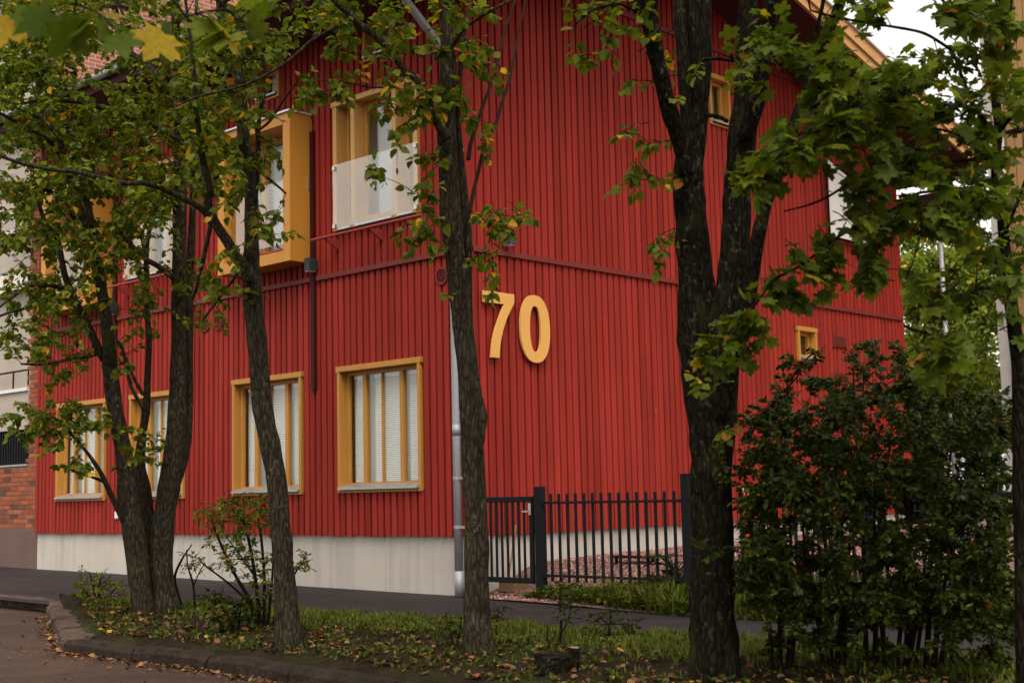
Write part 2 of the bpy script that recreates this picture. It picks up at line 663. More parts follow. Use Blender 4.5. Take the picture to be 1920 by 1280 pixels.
yard = sheet('gravel_yard', lambda u, v: (.01 + 14 * u ** 1.2, (-.12 - .5 * np.clip(.01 + 14 * u ** 1.2, 0, 3.2) / 3.2) * (1 - v ** 1.5) + 20 * v ** 1.5), 110, 90, M['gravel'], yard_z)
sheet('back_lawn', lambda u, v: (-30 + 80 * u, 20 + 60 * v), 9, 9, M['soil'], lambda x, y: x * 0 + .35)

# loose stones over the gravel
n = 9000
gx = .03 + 5.2 * rng.random(n) ** 1.1
gy = -.25 + 5.5 * rng.random(n) ** 1.6
ok = gy > -.1 - .5 * np.clip(gx, 0, 3.2) / 3.2
gx, gy = gx[ok], gy[ok]
gzv = yard_z(gx, gy)
s = .008 + .013 * rng.random(len(gx))
tet = np.array([[1, 0, -.3], [-.6, .9, -.3], [-.5, -.8, -.3], [0, .1, .9]])
ang = rng.random(len(gx)) * 6.28
ca, sa = np.cos(ang), np.sin(ang)
V = tet[None] * s[:, None, None] * rng.uniform(.7, 1.3, (len(gx), 1, 3))
V = np.stack([V[..., 0] * ca[:, None] - V[..., 1] * sa[:, None], V[..., 0] * sa[:, None] + V[..., 1] * ca[:, None], V[..., 2]], -1)
V += np.stack([gx, gy, gzv + .004], -1)[:, None]
T = np.array([[0, 1, 3], [1, 2, 3], [2, 0, 3], [0, 2, 1]])[None] + 4 * np.arange(len(gx))[:, None, None]
pal = np.array([(.22, .085, .07), (.30, .14, .11), (.14, .05, .045), (.42, .28, .23), (.26, .10, .085)])
link('gravel', tri_mesh('gravel', V.reshape(-1, 3), T.reshape(-1, 3), M['stone'], np.repeat(pal[rng.integers(0, 5, len(gx))], 4, 0)), None, 'stuff')

# kerb of granite stones, each a piece of its own
kerb = bpy.data.objects.new('kerb', None)
COL.objects.link(kerb)
kerb['kind'] = 'structure'


def kerb_run(p0, p1, width, stone, mat='kerb_dark'):
    p0, p1 = np.array(p0, float), np.array(p1, float)
    L = np.linalg.norm(p1 - p0)
    k = max(1, round(L / stone))
    d = (p1 - p0) / L
    nrm = np.array([-d[1], d[0]])
    for i in range(k):
        a, b = p0 + d * (L * i / k + .006), p0 + d * (L * (i + 1) / k - .006)
        rows = []
        NR = 9
        for t in np.linspace(0, 1, NR):
            c = a + (b - a) * t
            j = rng.normal(0, .008, 3)
            za = float(gz(c[0])) + .005 * rng.normal()
            e = .014 if t in (0, 1) else 0
            prof = [(0 + j[0] * .6, -.2), (0 + j[0], .0 - .03 - e), (.035 + j[1], .012 - e), (width - .03, .016 - e + j[2] * .5), (width, -.02), (width, -.2)]
            rows.append([(c[0] + nrm[0] * q, c[1] + nrm[1] * q, za + h) for q, h in prof])
        V = [p for r in rows for p in r]
        m = len(rows[0])
        F = [(r * m + q, (r + 1) * m + q, (r + 1) * m + q + 1, r * m + q + 1) for r in range(NR - 1) for q in range(m - 1)]
        F += [tuple(range(m)), tuple(range((NR - 1) * m, NR * m))[::-1]]
        link('kerb_stone', mesh_from('kerb_stone', V, F, M[mat]), kerb)


kerb_run((-15, -3.22), (-4.02, -3.12), .17, 1.05, 'kerb')
kerb_run((-4.0, -3.14), (.02, -5.08), .30, 1.0, 'kerb')
kerb_run((.06, -5.08), (2.1, -5.04), .16, .95)
kerb_run((2.12, -5.04), (4.4, -5.24), .16, .95)
kerb_run((4.42, -5.24), (13, -5.6), .16, 1.0)


# ------------------------------------------------------------------ the red house
FRONT = lambda a, b, z: (a, -b, z)
GABLE = lambda a, b, z: (b, a, z)
LEN, WID = 10.45, 10.69
Z0, ZB, ZB3 = .694, 4.02, 7.63
RIDGE_Y, RIDGE_Z, SLOPE = 4.56, 8.45, .26


def soffit_z(y):
    return RIDGE_Z - SLOPE * abs(y - RIDGE_Y)


house = thing('red_house', (-5.2, 5.3, 0), 'red timber clad house with ochre window frames and pale concrete base', 'house')

f = MB()
for a, b in ((-LEN, -7.1), (-7.1, -3.62), (-3.62, -1.63), (-1.63, -.03)):
    f.box(a + .003, b - .003, .06, .4, -.3, Z0 + .03)
f.box(-.4, -.06, .05, 3.2, -.3, Z0 + .03)
f.box(-.4, -.06, 3.206, 7.0, -.3, Z0 + .03)
f.box(-.4, -.06, 7.006, WID - .03, -.3, Z0 + .03)
f.build('foundation', M['conc'], house, bevel=.006)


def clad_wall(name, fr, length, sign, openings, tiers, pitch, top=None):
    """Backing sheet with holes, and every cladding board a piece of its own."""
    xs = sorted({0.0, length, *[v for o in openings for v in o[:2]]})
    topz = max(t[1] for t in tiers)
    zs = sorted({Z0, topz, *[v for o in openings for v in o[2:]]})
    mb = MB(fr)
    for x0, x1 in zip(xs, xs[1:]):
        for z0, z1 in zip(zs, zs[1:]):
            cx, cz = (x0 + x1) / 2, (z0 + z1) / 2
            if any(o[0] < cx < o[1] and o[2] < cz < o[3] for o in openings):
                continue
            if top and z1 == topz:
                n_ = 6
                for i in range(n_):
                    a, b = x0 + (x1 - x0) * i / n_, x0 + (x1 - x0) * (i + 1) / n_
                    mb.quad((sign * a, -.036, z0), (sign * b, -.036, z0), (sign * b, -.036, max(z0, top(b))), (sign * a, -.036, max(z0, top(a))))
            else:
                mb.quad((sign * x0, -.036, z0), (sign * x1, -.036, z0), (sign * x1, -.036, z1), (sign * x0, -.036, z1))
    wall = mb.build(name, M['red'], house)
    wd = pitch * .71
    bm = MB(fr)
    h = wd / 2
    prof = [(-h, -.037), (-h, -.004), (-h + .006, 0), (h - .006, 0), (h, -.004), (h, -.037)]
    bm.add([(a, b, z) for z in (0, 1) for a, b in prof],
           [(i, i + 1, i + 7, i + 6) for i in range(5)] + [(5, 4, 3, 2, 1, 0), (6, 7, 8, 9, 10, 11)])
    me = mesh_from('board', bm.v, bm.f, M['red'])
    k = int(length / pitch)
    p2 = length / k
    for i in range(k):
        c = p2 * (i + .5)
        for z0, z1 in tiers:
            zt = z1 if not (top and z1 == topz) else top(c) - .005
            segs = [(z0, zt)]
            for o in openings:
                if o[0] - wd * .3 < c < o[1] + wd * .3:
                    new = []
                    for s0, s1 in segs:
                        if o[3] <= s0 or o[2] >= s1:
                            new.append((s0, s1))
                        else:
                            if o[2] - s0 > .03:
                                new.append((s0, o[2]))
                            if s1 - o[3] > .03:
                                new.append((o[3], s1))
                    segs = new
            for s0, s1 in segs:
                if s1 - s0 < .04:
                    continue
                b = link('board', me, wall)
                j = float(rng.normal(0, .0016))
                x, y, z = fr(sign * c + float(rng.normal(0, .0015)), j, s0)
                b.location = (x, y, z - (float(rng.random()) * .012 if s0 == Z0 else 0))
                b.scale = (1, 1, s1 - s0)
    return wall


WIN_F = [(.87, 2.43, 1.255, 2.83), (3.18, 4.735, 1.25, 2.83), (5.95, 7.44, 1.235, 2.80), (8.17, 9.70, 1.235, 2.80)]
UP_F = [(.83, 2.45, 4.60, 6.32), (2.99, 4.55, 4.36, 6.2), (6.0, 7.56, 4.60, 6.32), (8.05, 9.65, 4.36, 6.22)]
TOP_F = [(1.31, 1.86, 6.76, 7.22), (3.64, 4.19, 6.72, 7.20), (6.5, 7.05, 6.74, 7.2)]
WIN_G = [(7.18, 7.74, 3.14, 3.655), (5.03, 5.56, 6.515, 7.26), (8.3, 9.35, 5.2, 6.45)]
clad_wall('front_wall', FRONT, LEN, -1, WIN_F + UP_F + TOP_F, [(Z0, ZB), (ZB + .045, soffit_z(0) + .02)], .1215)
clad_wall('gable_wall', GABLE, WID, 1, WIN_G, [(Z0, ZB), (ZB + .045, ZB3), (ZB3 + .045, 8.45)], .1265, soffit_z) if False else None


def gable_wall():
    """Gable: the two lower tiers are full height where the roof allows, the top tier follows the rake."""
    mb = MB(GABLE)
    N = 48
    xs = sorted({*np.linspace(0, WID, N).round(4).tolist(), *[v for o in WIN_G for v in o[:2]]})
    zs = sorted({Z0, 6.4, *[v for o in WIN_G for v in o[2:]]})
    for x0, x1 in zip(xs, xs[1:]):
        ta, tb = soffit_z(x0) + .03, soffit_z(x1) + .03
        for z0, z1 in zip(zs, zs[1:] + [None]):
            cx = (x0 + x1) / 2
            cz = (z0 + z1) / 2 if z1 else z0 + .01
            if any(o[0] < cx < o[1] and o[2] < cz < o[3] for o in WIN_G):
                continue
            a1, b1 = (z1, z1) if z1 else (ta, tb)
            if min(a1, b1) > z0:
                mb.quad((x0, -.036, z0), (x1, -.036, z0), (x1, -.036, b1), (x0, -.036, a1))
    wall = mb.build('gable_wall', M['red'], house)
    pitch = WID / 84
    wd = pitch * .76
    h = wd / 2
    bm = MB(GABLE)
    prof = [(-h, -.037), (-h, -.004), (-h + .006, 0), (h - .006, 0), (h, -.004), (h, -.037)]
    bm.add([(a, b, z) for z in (0, 1) for a, b in prof],
           [(i, i + 1, i + 7, i + 6) for i in range(5)] + [(5, 4, 3, 2, 1, 0), (6, 7, 8, 9, 10, 11)])
    me = mesh_from('board', bm.v, bm.f, M['red'])
    for i in range(84):
        c = pitch * (i + .5)
        t = soffit_z(c) + .01
        segs = [(Z0, ZB)]
        if t <= ZB3 + .1:
            segs.append((ZB + .045, t))
        else:
            segs += [(ZB + .045, ZB3), (ZB3 + .045, t)]
        for o in WIN_G:
            if o[0] - wd * .3 < c < o[1] + wd * .3:
                new = []
                for s0, s1 in segs:
                    if o[3] <= s0 or o[2] >= s1:
                        new.append((s0, s1))
                    else:
                        new += [(s0, min(s1, o[2])), (max(s0, o[3]), s1)]
                segs = new
        for s0, s1 in segs:
            if s1 - s0 < .04:
                continue
            b = link('board', me, wall)
            b.location = (float(rng.normal(0, .0016)), c + float(rng.normal(0, .0015)), s0 - (float(rng.random()) * .012 if s0 == Z0 else 0))
            b.scale = (1, 1, s1 - s0)


gable_wall()
# back and far sides, plain
MB().box(-LEN + .03, -LEN + .2, .05, WID - .05, Z0, 7.0).box(-LEN + .25, -.25, WID - .25, WID - .05, -.2, 6.7).build('rear_wall', M['red'], house)
MB().box(-LEN + .2, -.3, .5, WID - .3, 4.1, 4.2).build('inner_floor', M['room'], house)

# belt boards
t = MB(FRONT)
for a, b in ((-LEN, -7.95), (-7.83, -2.965), (-2.84, .032)):
    t.box(a, b, -.024, .032, ZB - .012, ZB + .05)
t.build('belt_board', M['trim'], house)
MB(GABLE).box(-.028, WID, -.024, .032, ZB - .01, ZB + .05).build('belt_board', M['trim'], house)
MB(GABLE).box(1.45, 7.68, -.024, .03, ZB3 - .01, ZB3 + .05).build('belt_board', M['trim'], house)
MB().box(-.03, .03, -.03, .03, Z0 - .01, soffit_z(0)).build('corner_board', M['red'], house)
MB().box(-.03, .02, WID - .06, WID + .02, Z0, soffit_z(WID)).build('corner_board', M['red'], house)

# roof
OX, OF, OB = 1.25, 1.0, .95
r = MB()
ys = [-OF, RIDGE_Y, WID + OB]
TH = .30
und = [(y, soffit_z(y) + (.26 if y < 0 else 0)) for y in ys]
top_ = [(y, z + TH) for y, z in und]
poly = und + top_[::-1]
r.add([(OX - .06, y, z) for y, z in poly] + [(-LEN - .1, y, z) for y, z in poly],
      [(0, 1, 4, 5), (1, 2, 3, 4), (11, 10, 7, 6), (10, 9, 8, 7)] + [(i, i + 6, (i + 1) % 6 + 6, (i + 1) % 6) for i in range(6)])
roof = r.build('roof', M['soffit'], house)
for s in (0, 1):
    a, b = ys[s], ys[s + 1]
    za, zb = soffit_z(a) + (.26 if a < 0 else 0), soffit_z(b)
    for k, (x0, x1, h0, h1, mt, nm) in enumerate(((OX - .06, OX - .01, -.02, .20, 'rafter', 'fascia_board'), (OX - .01, OX + .03, .12, .31, 'rafter', 'fascia_board'), (OX - .2, OX + .07, .313, .345, 'flash', 'roof_flashing'))):
        m_ = MB()
        m_.add([(x, y, z + h) for x in (x0, x1) for y, z in ((a, za), (b, zb)) for h in (h0, h1)],
               [(0, 1, 3, 2), (4, 6, 7, 5), (0, 4, 5, 1), (2, 3, 7, 6), (1, 5, 7, 3), (0, 2, 6, 4)])
        m_.build(nm, M[mt], roof)
    m_ = MB()
    m_.add([(x, y, z + .302) for x in (-LEN - .1, OX - .2) for y, z in ((a, za), (b, zb))], [(0, 1, 3, 2)])
    m_.build('roof_sheet', M['roof'], roof)
MB().box(-LEN - .1, OX, -OF - .04, -OF - .001, 7.235, soffit_z(-OF) + .53).build('fascia_board', M['steel_red'], roof)
MB().box(-LEN - .1, OX, WID + OB + .001, WID + OB + .05, soffit_z(WID + OB) - .03, soffit_z(WID + OB) + .25).build('fascia_board', M['soffit'], roof)
gt = [(-LEN - .1, -OF - .11, 7.42), (OX, -OF - .11, 7.42)]
MB().tube(gt, .06, 10).build('gutter', M['pipe'], roof, smooth=True)
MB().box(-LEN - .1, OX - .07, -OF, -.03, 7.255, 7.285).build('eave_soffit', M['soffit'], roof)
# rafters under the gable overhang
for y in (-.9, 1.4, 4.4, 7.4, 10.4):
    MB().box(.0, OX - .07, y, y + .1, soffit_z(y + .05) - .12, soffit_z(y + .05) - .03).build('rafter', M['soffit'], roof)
# porch beam and slim column at the far corner
MB().box(-.4, 1.05, WID + .45, WID + .6, 6.03, 6.28).build('porch_beam', M['soffit'], house)
MB().tube([(.55, WID + .52, .3), (.55, WID + .52, 6.03)], .04, 10).build('porch_column', M['pipe'], house, smooth=True)

# downpipe: leaves the gutter, comes in to the wall, runs down beside the corner
dp = smooth_path([(-.25, -1.11, 7.40), (-.25, -1.08, 7.22), (-.215, -.18, 6.46), (-.205, -.085, 6.28), (-.20, -.075, 6.1)], 5)
dp = np.vstack([dp, [(-.20, -.075, 5.0), (-.20, -.075, 2.0), (-.20, -.075, .07)]])
pipe = MB().tube(dp, .05, 14).build('downpipe', M['pipe'], house, smooth=True)
for z in (.80, 1.36, 3.4, 5.2):
    c = MB().tube([(-.20, -.075, z - .018), (-.20, -.075, z + .018)], .053, 14)
    c.box(-.15, .02, -.105, -.085, z - .014, z + .014)
    c.build('bracket', M['pipe'], pipe)
MB().tube([(-.20, -.075, 1.85), (-.20, -.075, 1.98)], .052, 14).build('pipe_joint', M['pipe'], pipe, smooth=True)
MB().tube([(-.20, -.075, .012), (-.20, -.075, .30)], .0525, 14).build('pipe_shoe', M['pipe'], pipe, smooth=True)


def blind_part(fr, a0, a1, b, z0, z1, parent):
    mb = MB(fr)
    z = z1
    while z > z0:
        mb.quad((a0, b + .010, z - .006), (a1, b + .010, z - .006), (a1, b - .010, z + .010), (a0, b - .010, z + .010))
        z -= .0235
    mb.box(a0, a1, b - .015, b + .015, z1 + .006, z1 + .045)
    return mb.build('blind', M['blind'], parent, 'stuff')


def window(fr, a0, a1, z0, z1, depth=.09, style='casement', sill=True, blind=True):
    """Casing and reveal are the window's own mesh; sash, panes, sill and blind are its pieces."""
    cw = .048
    w_ = MB(fr)
    w_.box(a0 - .02, a1 + .02, -.02, .032, z1 - .065, z1 + .005)               # head casing
    w_.box(a0, a0 + cw, -.02, .028, z0 - .03, z1 - .0655)
    w_.box(a1 - cw, a1, -.02, .028, z0 - .03, z1 - .0655)
    w_.box(a0 + cw + .001, a1 - cw - .001, -.02, .02, z0 - .03, z0 + .0)
    i0, i1, j0, j1 = a0 + cw, a1 - cw, z0 + .02, z1 - .066
    w_.box(i0 - .03, i0, -depth - .06, -.0205, j0 - .03, j1 + .03)              # reveals
    w_.box(i1, i1 + .03, -depth - .06, -.0205, j0 - .03, j1 + .03)
    w_.box(i0 + .001, i1 - .001, -depth - .06, -.0205, j1, j1 + .03)
    w_.box(i0 + .001, i1 - .001, -depth - .06, -.0205, j0 - .03, j0)
    win = w_.build('window', M['ochre'], house, bevel=.003)
    W = i1 - i0
    fw = .048
    if style == 'casement':
        cuts = [(i0 + fw, i0 + .225 * W), (i0 + .225 * W + .062, i0 + .70 * W), (i0 + .70 * W + .066, i1 - fw)]
    else:
        cuts = [(i0 + .05, i1 - .05)]
    s_ = MB(fr)
    b0, b1 = -depth - .05, -depth
    s_.box(i0 + .001, i1 - .001, b0, b1, j1 - .05, j1 - .001)
    s_.box(i0 + .001, i1 - .001, b0, b1 + .01, j0 + .001, j0 + .075)
    edges = [i0 + .001] + [v for c in cuts for v in c] + [i1 - .001]
    for k in range(0, len(edges), 2):
        s_.box(edges[k], edges[k + 1], b0, b1 + .006, j0 + .0755, j1 - .0505)
    sash = s_.build('sash', M['ochre'], win, bevel=.004)
    if style == 'casement':
        c = cuts[1]
        m_ = c[0] + (c[1] - c[0]) * .47
        MB(fr).box(m_ - .007, m_ + .007, b0 + .01, b1 + .002, j0 + .0755, j1 - .0505).build('glazing_bar', M['ochre'], win)
    for c in cuts:
        MB(fr).box(c[0] - .004, c[1] + .004, b0 + .02, b0 + .026, j0 + .07, j1 - .045).build('pane', M['glass'], win)
        if blind and style == 'casement':
            g = min(.085, .26 * (c[1] - c[0])) if c is cuts[1] else .03
            blind_part(fr, c[0] + g, c[1] + .01, b0 - .03, j0 + .05, j1 - .10, win)
        elif blind:
            k = MB(fr)
            q = np.linspace(c[0], c[0] + (c[1] - c[0]) * .6, 15)
            for u in range(14):
                k.quad((q[u], b0 - .06 - .02 * (u % 2), j0), (q[u + 1], b0 - .06 - .02 * ((u + 1) % 2), j0), (q[u + 1], b0 - .06 - .02 * ((u + 1) % 2), j1), (q[u], b0 - .06 - .02 * (u % 2), j1))
            k.build('curtain', M['blind'], win)
    MB(fr).box(i0 - .03, i1 + .03, -depth - .20, -depth - .17, j0 - .02, j1 + .02).build('room_wall', M['room'], win)
    if sill:
        k = MB(fr)
        k.prism([(0, 0)], 0, 0) if False else None
        k.add([(a, b, z) for a in (a0 + .035, a1 - .035) for b, z in ((-depth + .02, z0 + .075), (.065, z0 + .035), (.065, z0 + .008), (-depth + .02, z0 + .04))],
              [(0, 1, 5, 4), (1, 2, 6, 5), (2, 3, 7, 6), (3, 0, 4, 7), (0, 3, 2, 1), (4, 5, 6, 7)])
        k.build('sill', M['sill'], win)
    return win


for a0, a1, z0, z1 in WIN_F:
    window(FRONT, -a1, -a0, z0, z1)
for a0, a1, z0, z1 in TOP_F:
    window(FRONT, -a1, -a0, z0, z1, style='small')
for a0, a1, z0, z1 in WIN_G[:2]:
    window(GABLE, a0, a1, z0, z1, style='small')


def balustrade(fr, a0, a1, z0, z1, b, parent):
    g = MB(fr).box(a0, a1, b, b + .012, z0, z1).build('glass_balustrade', M['bal_glass'], parent)
    for a in (a0 + .03, a1 - .03):
        for z in (z0 + .03, z1 - .05):
            MB(fr).box(a - .022, a + .022, b - .035, b + .022, z - .03, z + .03).build('clamp', M['brass'], g, bevel=.004)
    return g


def french_window(a0, a1, z0, z1):
    fr = FRONT
    w_ = MB(fr)
    posts = [a0, a0 + .40, a0 + 1.20, a1]
    w_.box(a0 - .03, a1 + .03, -.02, .06, z1 - .07, z1)
    for p in posts:
        q = .075
        lo = p if p == a0 else (p - q if p == a1 else p - q / 2)
        w_.box(lo, lo + q, -.18, .05, z0 + .001, z1 - .0705)
    w_.box(a0 + .001, a1 - .001, -.2, -.02, z0 - .04, z0)
    w_.box(a0 + .001, a1 - .001, -.2, -.0205, z1 - .0701, z1 - .03)
    win = w_.build('french_window', M['ochre_light'], house, bevel=.003)
    W = [(posts[0] + .075, posts[1] - .038), (posts[1] + .038, posts[2] - .038), (posts[2] + .038, posts[3] - .075)]
    for i, (p, q) in enumerate(W):
        s_ = MB(fr)
        t_ = .05
        s_.box(p, p + t_, -.17, -.12, z0 + .03, z1 - .075).box(q - t_, q, -.17, -.12, z0 + .03, z1 - .075)
        s_.box(p + t_, q - t_, -.17, -.12, z0 + .03, z0 + .16).box(p + t_, q - t_, -.17, -.12, z1 - .15, z1 - .075)
        s_.build('sash', M['ochre'], win, bevel=.003)
        MB(fr).box(p + t_, q - t_, -.15, -.144, z0 + .16, z1 - .15).build('pane', M['glass'], win)
        blind_part(fr, p + t_ + (.1 if i == 1 else .05), q - t_ + .02, -.24, z0 + .1, z1 - .18, win)
        MB(fr).box(p + .01, q - .01, -.118, .07, z0 + .003, z0 + .03).build('sill', M['flash'], win)
    MB(fr).box(a0 - .1, a1 + .1, -.7, -.66, z0 - .1, z1 + .1).build('room_wall', M['room'], win)
    balustrade(fr, a0 + .06, a1 + .06, z0 + .02, z0 + .86, .10, house)
    rl = MB(fr)
    rl.tube([(a0 - .22, .24, z0 - .105), (a1 + .30, .24, z0 - .105)], .019, 8)
    for a in (a0 + .05, (a0 + a1) / 2 + .1, a1 - .05):
        rl.add([(a - .012, .0, z0 - .25), (a + .012, .0, z0 - .25), (a + .012, .25, z0 - .12), (a - .012, .25, z0 - .12), (a + .012, .0, z0 - .10), (a - .012, .0, z0 - .10)],
               [(0, 1, 2, 3), (3, 2, 4, 5), (0, 3, 5), (1, 4, 2)])
    rl.build('planter_rail', M['rail_red'], house)


french_window(-2.45, -.83, 4.60, 6.32)
french_window(-7.56, -6.0, 4.60, 6.32)


def bay(a0, a1, z0, z1, out=.36):
    fr = FRONT
    b_ = MB(fr)
    T = .15
    b_.box(a0, a0 + T, -.02, out, z0, z1).box(a1 - T, a1, -.02, out, z0, z1)
    b_.box(a0 + T + .001, a1 - T - .001, -.02, out - .002, z1 - T, z1).box(a0 + T + .001, a1 - T - .001, -.02, out - .002, z0, z0 + T)
    win = b_.build('bay_window', M['box_wood'], house, bevel=.004)
    MB(fr).box(a0 - .02, a1 + .02, 0.001, out + .03, z1 + .001, z1 + .025).build('roof_flashing', M['flash'], win)
    i0, i1, j0, j1 = a0 + T, a1 - T, z0 + T, z1 - T
    cuts = [(i0 + .06, i0 + .42), (i0 + .50, i1 - .36), (i1 - .28, i1 - .05)]
    s_ = MB(fr)
    s_.box(i0, i1, -.05, .02, j0, j0 + .08).box(i0, i1, -.05, .02, j1 - .08, j1)
    e = [i0] + [v for c in cuts for v in c] + [i1]
    for k in range(0, len(e), 2):
        s_.box(e[k], e[k + 1], -.05, .03, j0 + .0805, j1 - .0805)
    s_.build('sash', M['ochre'], win, bevel=.004)
    for c in cuts:
        MB(fr).box(c[0], c[1], -.02, -.014, j0 + .08, j1 - .08).build('pane', M['glass'], win)
        blind_part(fr, c[0] + .02, c[1], -.11, j0 + .05, j1 - .12, win)
    MB(fr).box(i0 - .1, i1 + .1, -.6, -.56, j0 - .1, j1 + .1).build('room_wall', M['room'], win)
    balustrade(fr, i0 + .02, i1 - .02, j0 + .12, j0 + .98, out - .10, win)
    MB(fr).tube([(i0, out - .06, j0 + .03), (i1, out - .06, j0 + .03)], .02, 8).build('planter_rail', M['rail_red'], win)


bay(-4.60, -2.96, 4.26, 6.26)
bay(-9.66, -8.06, 4.26, 6.26)
# balcony opening with a tall glass windbreak on the gable
k = MB(GABLE)
k.box(8.24, 8.3, -.6, .03, 5.14, 6.5).box(9.35, 9.41, -.6, .03, 5.14, 6.5).box(8.301, 9.349, -.6, .02, 6.452, 6.5).box(8.301, 9.349, -.6, .02, 5.14, 5.2)
lo = k.build('loggia', M['trim'], house)
MB(GABLE).box(8.2, 9.5, -.9, -.86, 5.0, 6.6).build('room_wall', M['white'], lo)
MB(GABLE).add([(a, b, z) for b in (.06, .072) for a, z in ((8.2, 6.45), (9.48, 6.05), (9.48, 5.22), (8.2, 5.22))], [(0, 1, 2, 3), (7, 6, 5, 4), (0, 4, 5, 1), (1, 5, 6, 2), (2, 6, 7, 3), (3, 7, 4, 0)]) or None
g_ = MB(GABLE)
g_.prism([(8.2, 5.2), (9.48, 5.2), (9.48, 6.08), (8.2, 6.46)], .10, .115)
g_.build('windbreak', M['white'], lo)

# steel posts on the front wall
for x in (-2.905, -7.89):
    c = MB(FRONT).box(x - .036, x + .036, -.02, .045, 2.58, 6.03).build('steel_channel', M['steel_red'], house)
    MB(FRONT).box(x - .07, x - .035, .036, .06, 5.25, 5.42).build('latch', M['brass'], c)

# round vents low under the belt
for x, z in ((-.47, 3.77), (-5.1, 3.69), (-5.42, 3.69)):
    v_ = MB(FRONT)
    a = np.linspace(0, 2 * math.pi, 24, endpoint=False)
    for i in range(24):
        p, q = a[i], a[(i + 1) % 24]
        ring = lambda r_, b: [(x + r_ * math.cos(t_), b, z + r_ * math.sin(t_)) for t_ in (p, q)]
        A, B = ring(.105, .02), ring(.085, .02)
        C_ = ring(.105, -.02)
        v_.quad(A[0], A[1], B[1], B[0])
        v_.quad(C_[0], C_[1], A[1], A[0])
    vent = v_.build('vent', M['trim'], house)
    for k_ in range(7):
        zz = z - .075 + k_ * .025
        hw = math.sqrt(max(0, .09 ** 2 - (zz - z) ** 2))
        MB(FRONT).quad((x - hw, .004, zz + .008), (x + hw, .004, zz + .008), (x + hw, .018, zz - .008), (x - hw, .018, zz - .008)).build('slat', M['trim'], vent)
for y, z, nm in ((8.25, 3.5, 'vent'), (8.25, 2.9, 'vent')):
    vent = MB(GABLE).box(y, y + .42, -.0, .02, z - .1, z + .1).build(nm, M['trim'], house)
    for k_ in range(6):
        MB(GABLE).box(y + .02, y + .40, .021, .03, z - .085 + k_ * .03, z - .072 + k_ * .03).build('slat', M['trim'], vent)
MB(FRONT).box(-7.84, -7.76, .0, .03, .92, 1.03).build('socket_cover', M['white'], house, bevel=.01)

# house number, digits standing off the wall
num = thing('house_number', (.04, .7, 2.75), 'large ochre house number 70 on the red gable wall', 'house number')
seven = [(.152, 3.55), (.682, 3.548), (.681, 3.441), (.616, 3.349), (.541, 3.234), (.478, 3.103), (.435, 2.966), (.412, 2.848), (.405, 2.763), (.257, 2.763), (.27, 2.857), (.295, 2.983), (.337, 3.102), (.398, 3.223), (.453, 3.326), (.501, 3.411), (.152, 3.411)]
MB(GABLE).prism(seven, .035, .062).build('digit', M['number'], num, bevel=.003)
z_ = MB(GABLE)
K = 56
tt = np.linspace(0, 2 * math.pi, K, endpoint=False)
sup = lambda c, e: np.sign(c) * np.abs(c) ** e
oa, oz = 1.047 + .268 * sup(np.cos(tt), .86), 3.157 + .415 * sup(np.sin(tt), .9)
ia, iz = 1.047 + .098 * sup(np.cos(tt), .8), 3.155 + .282 * sup(np.sin(tt), .9)
for i in range(K):
    j = (i + 1) % K
    z_.quad((oa[i], .062, oz[i]), (oa[j], .062, oz[j]), (ia[j], .062, iz[j]), (ia[i], .062, iz[i]))
    z_.quad((oa[i], .035, oz[i]), (oa[j], .035, oz[j]), (oa[j], .062, oz[j]), (oa[i], .062, oz[i]))
    z_.quad((ia[i], .035, iz[i]), (ia[j], .035, iz[j]), (ia[j], .062, iz[j]), (ia[i], .062, iz[i]))
z_.build('digit', M['number'], num)


def wall_lamp(fr, a, z, label):
    p = fr(a, .06, z)
    L = thing('wall_lamp', p, label, 'wall lamp', 'box lamps on the red house')
    MB(fr).box(a - .05, a + .05, .036, .17, z - .085, z + .085).build('housing', M['lamp'], L, bevel=.006)
    MB(fr).box(a - .035, a + .035, .0, .0359, z - .05, z + .05).build('wall_plate', M['lamp'], L)
    MB(fr).box(a - .042, a + .042, .05, .16, z - .092, z - .0855).build('lens', M['lens'], L)


wall_lamp(FRONT, -2.86, 4.215, 'dark grey box lamp on the steel post beside the ochre bay window')
wall_lamp(GABLE, .56, 4.215, 'dark grey box lamp above the house number on the gable wall')
wall_lamp(FRONT, -7.84, 4.19, 'dark grey box lamp behind the branches of the three stemmed tree')

# ------------------------------------------------------------------ fence and gate
fence = thing('fence', (3, 0, .05), 'black steel bar fence along the red gravel yard', 'fence')


def pz(x):
    return float(yard_z(np.array(x), np.array(0.0)))


for i, (x, top) in enumerate(((.06, 1.22), (1.01, 1.227), (2.99, 1.317), (4.97, 1.33), (6.95, 1.33))):
    p = MB().box(x - .047, x + .047, -.047, .047, -.1, top).build('post', M['black'], fence, bevel=.006)
    MB().box(x - .05, x + .05, -.05, .05, top + .001, top + .012).build('post_cap', M['black'], p)
for x0, x1, dz in ((1.06, 2.94, 0), (3.04, 4.92, .01), (5.02, 6.9, .02)):
    for z in (.278, 1.062):
        MB().box(x0, x1, -.02, .02, z - .013 + dz, z + .013 + dz).build('rail', M['black'], fence)
    for xx in (x0 - .01, x1 - .03):
        for z in (.278, 1.062):
            MB().box(xx, xx + .04, -.03, -.0205, z - .02 + dz, z + .02 + dz).build('clip', M['black'], fence)
    k = 15
    for i in range(k):
        x = x0 + .11 + (x1 - x0 - .22) * i / (k - 1)
        MB().box(x - .012, x + .012, -.0125, .0125, .215 + dz, 1.158 + dz).build('bar', M['black'], fence)
gate = thing('metal_gate', (.11, -.0, .2), 'black steel gate with a lever lock between tree and post', 'gate')
ga, gb = Vector((.12, .0, 0)), Vector((.925, -.02, 0))
gd = (gb - ga)
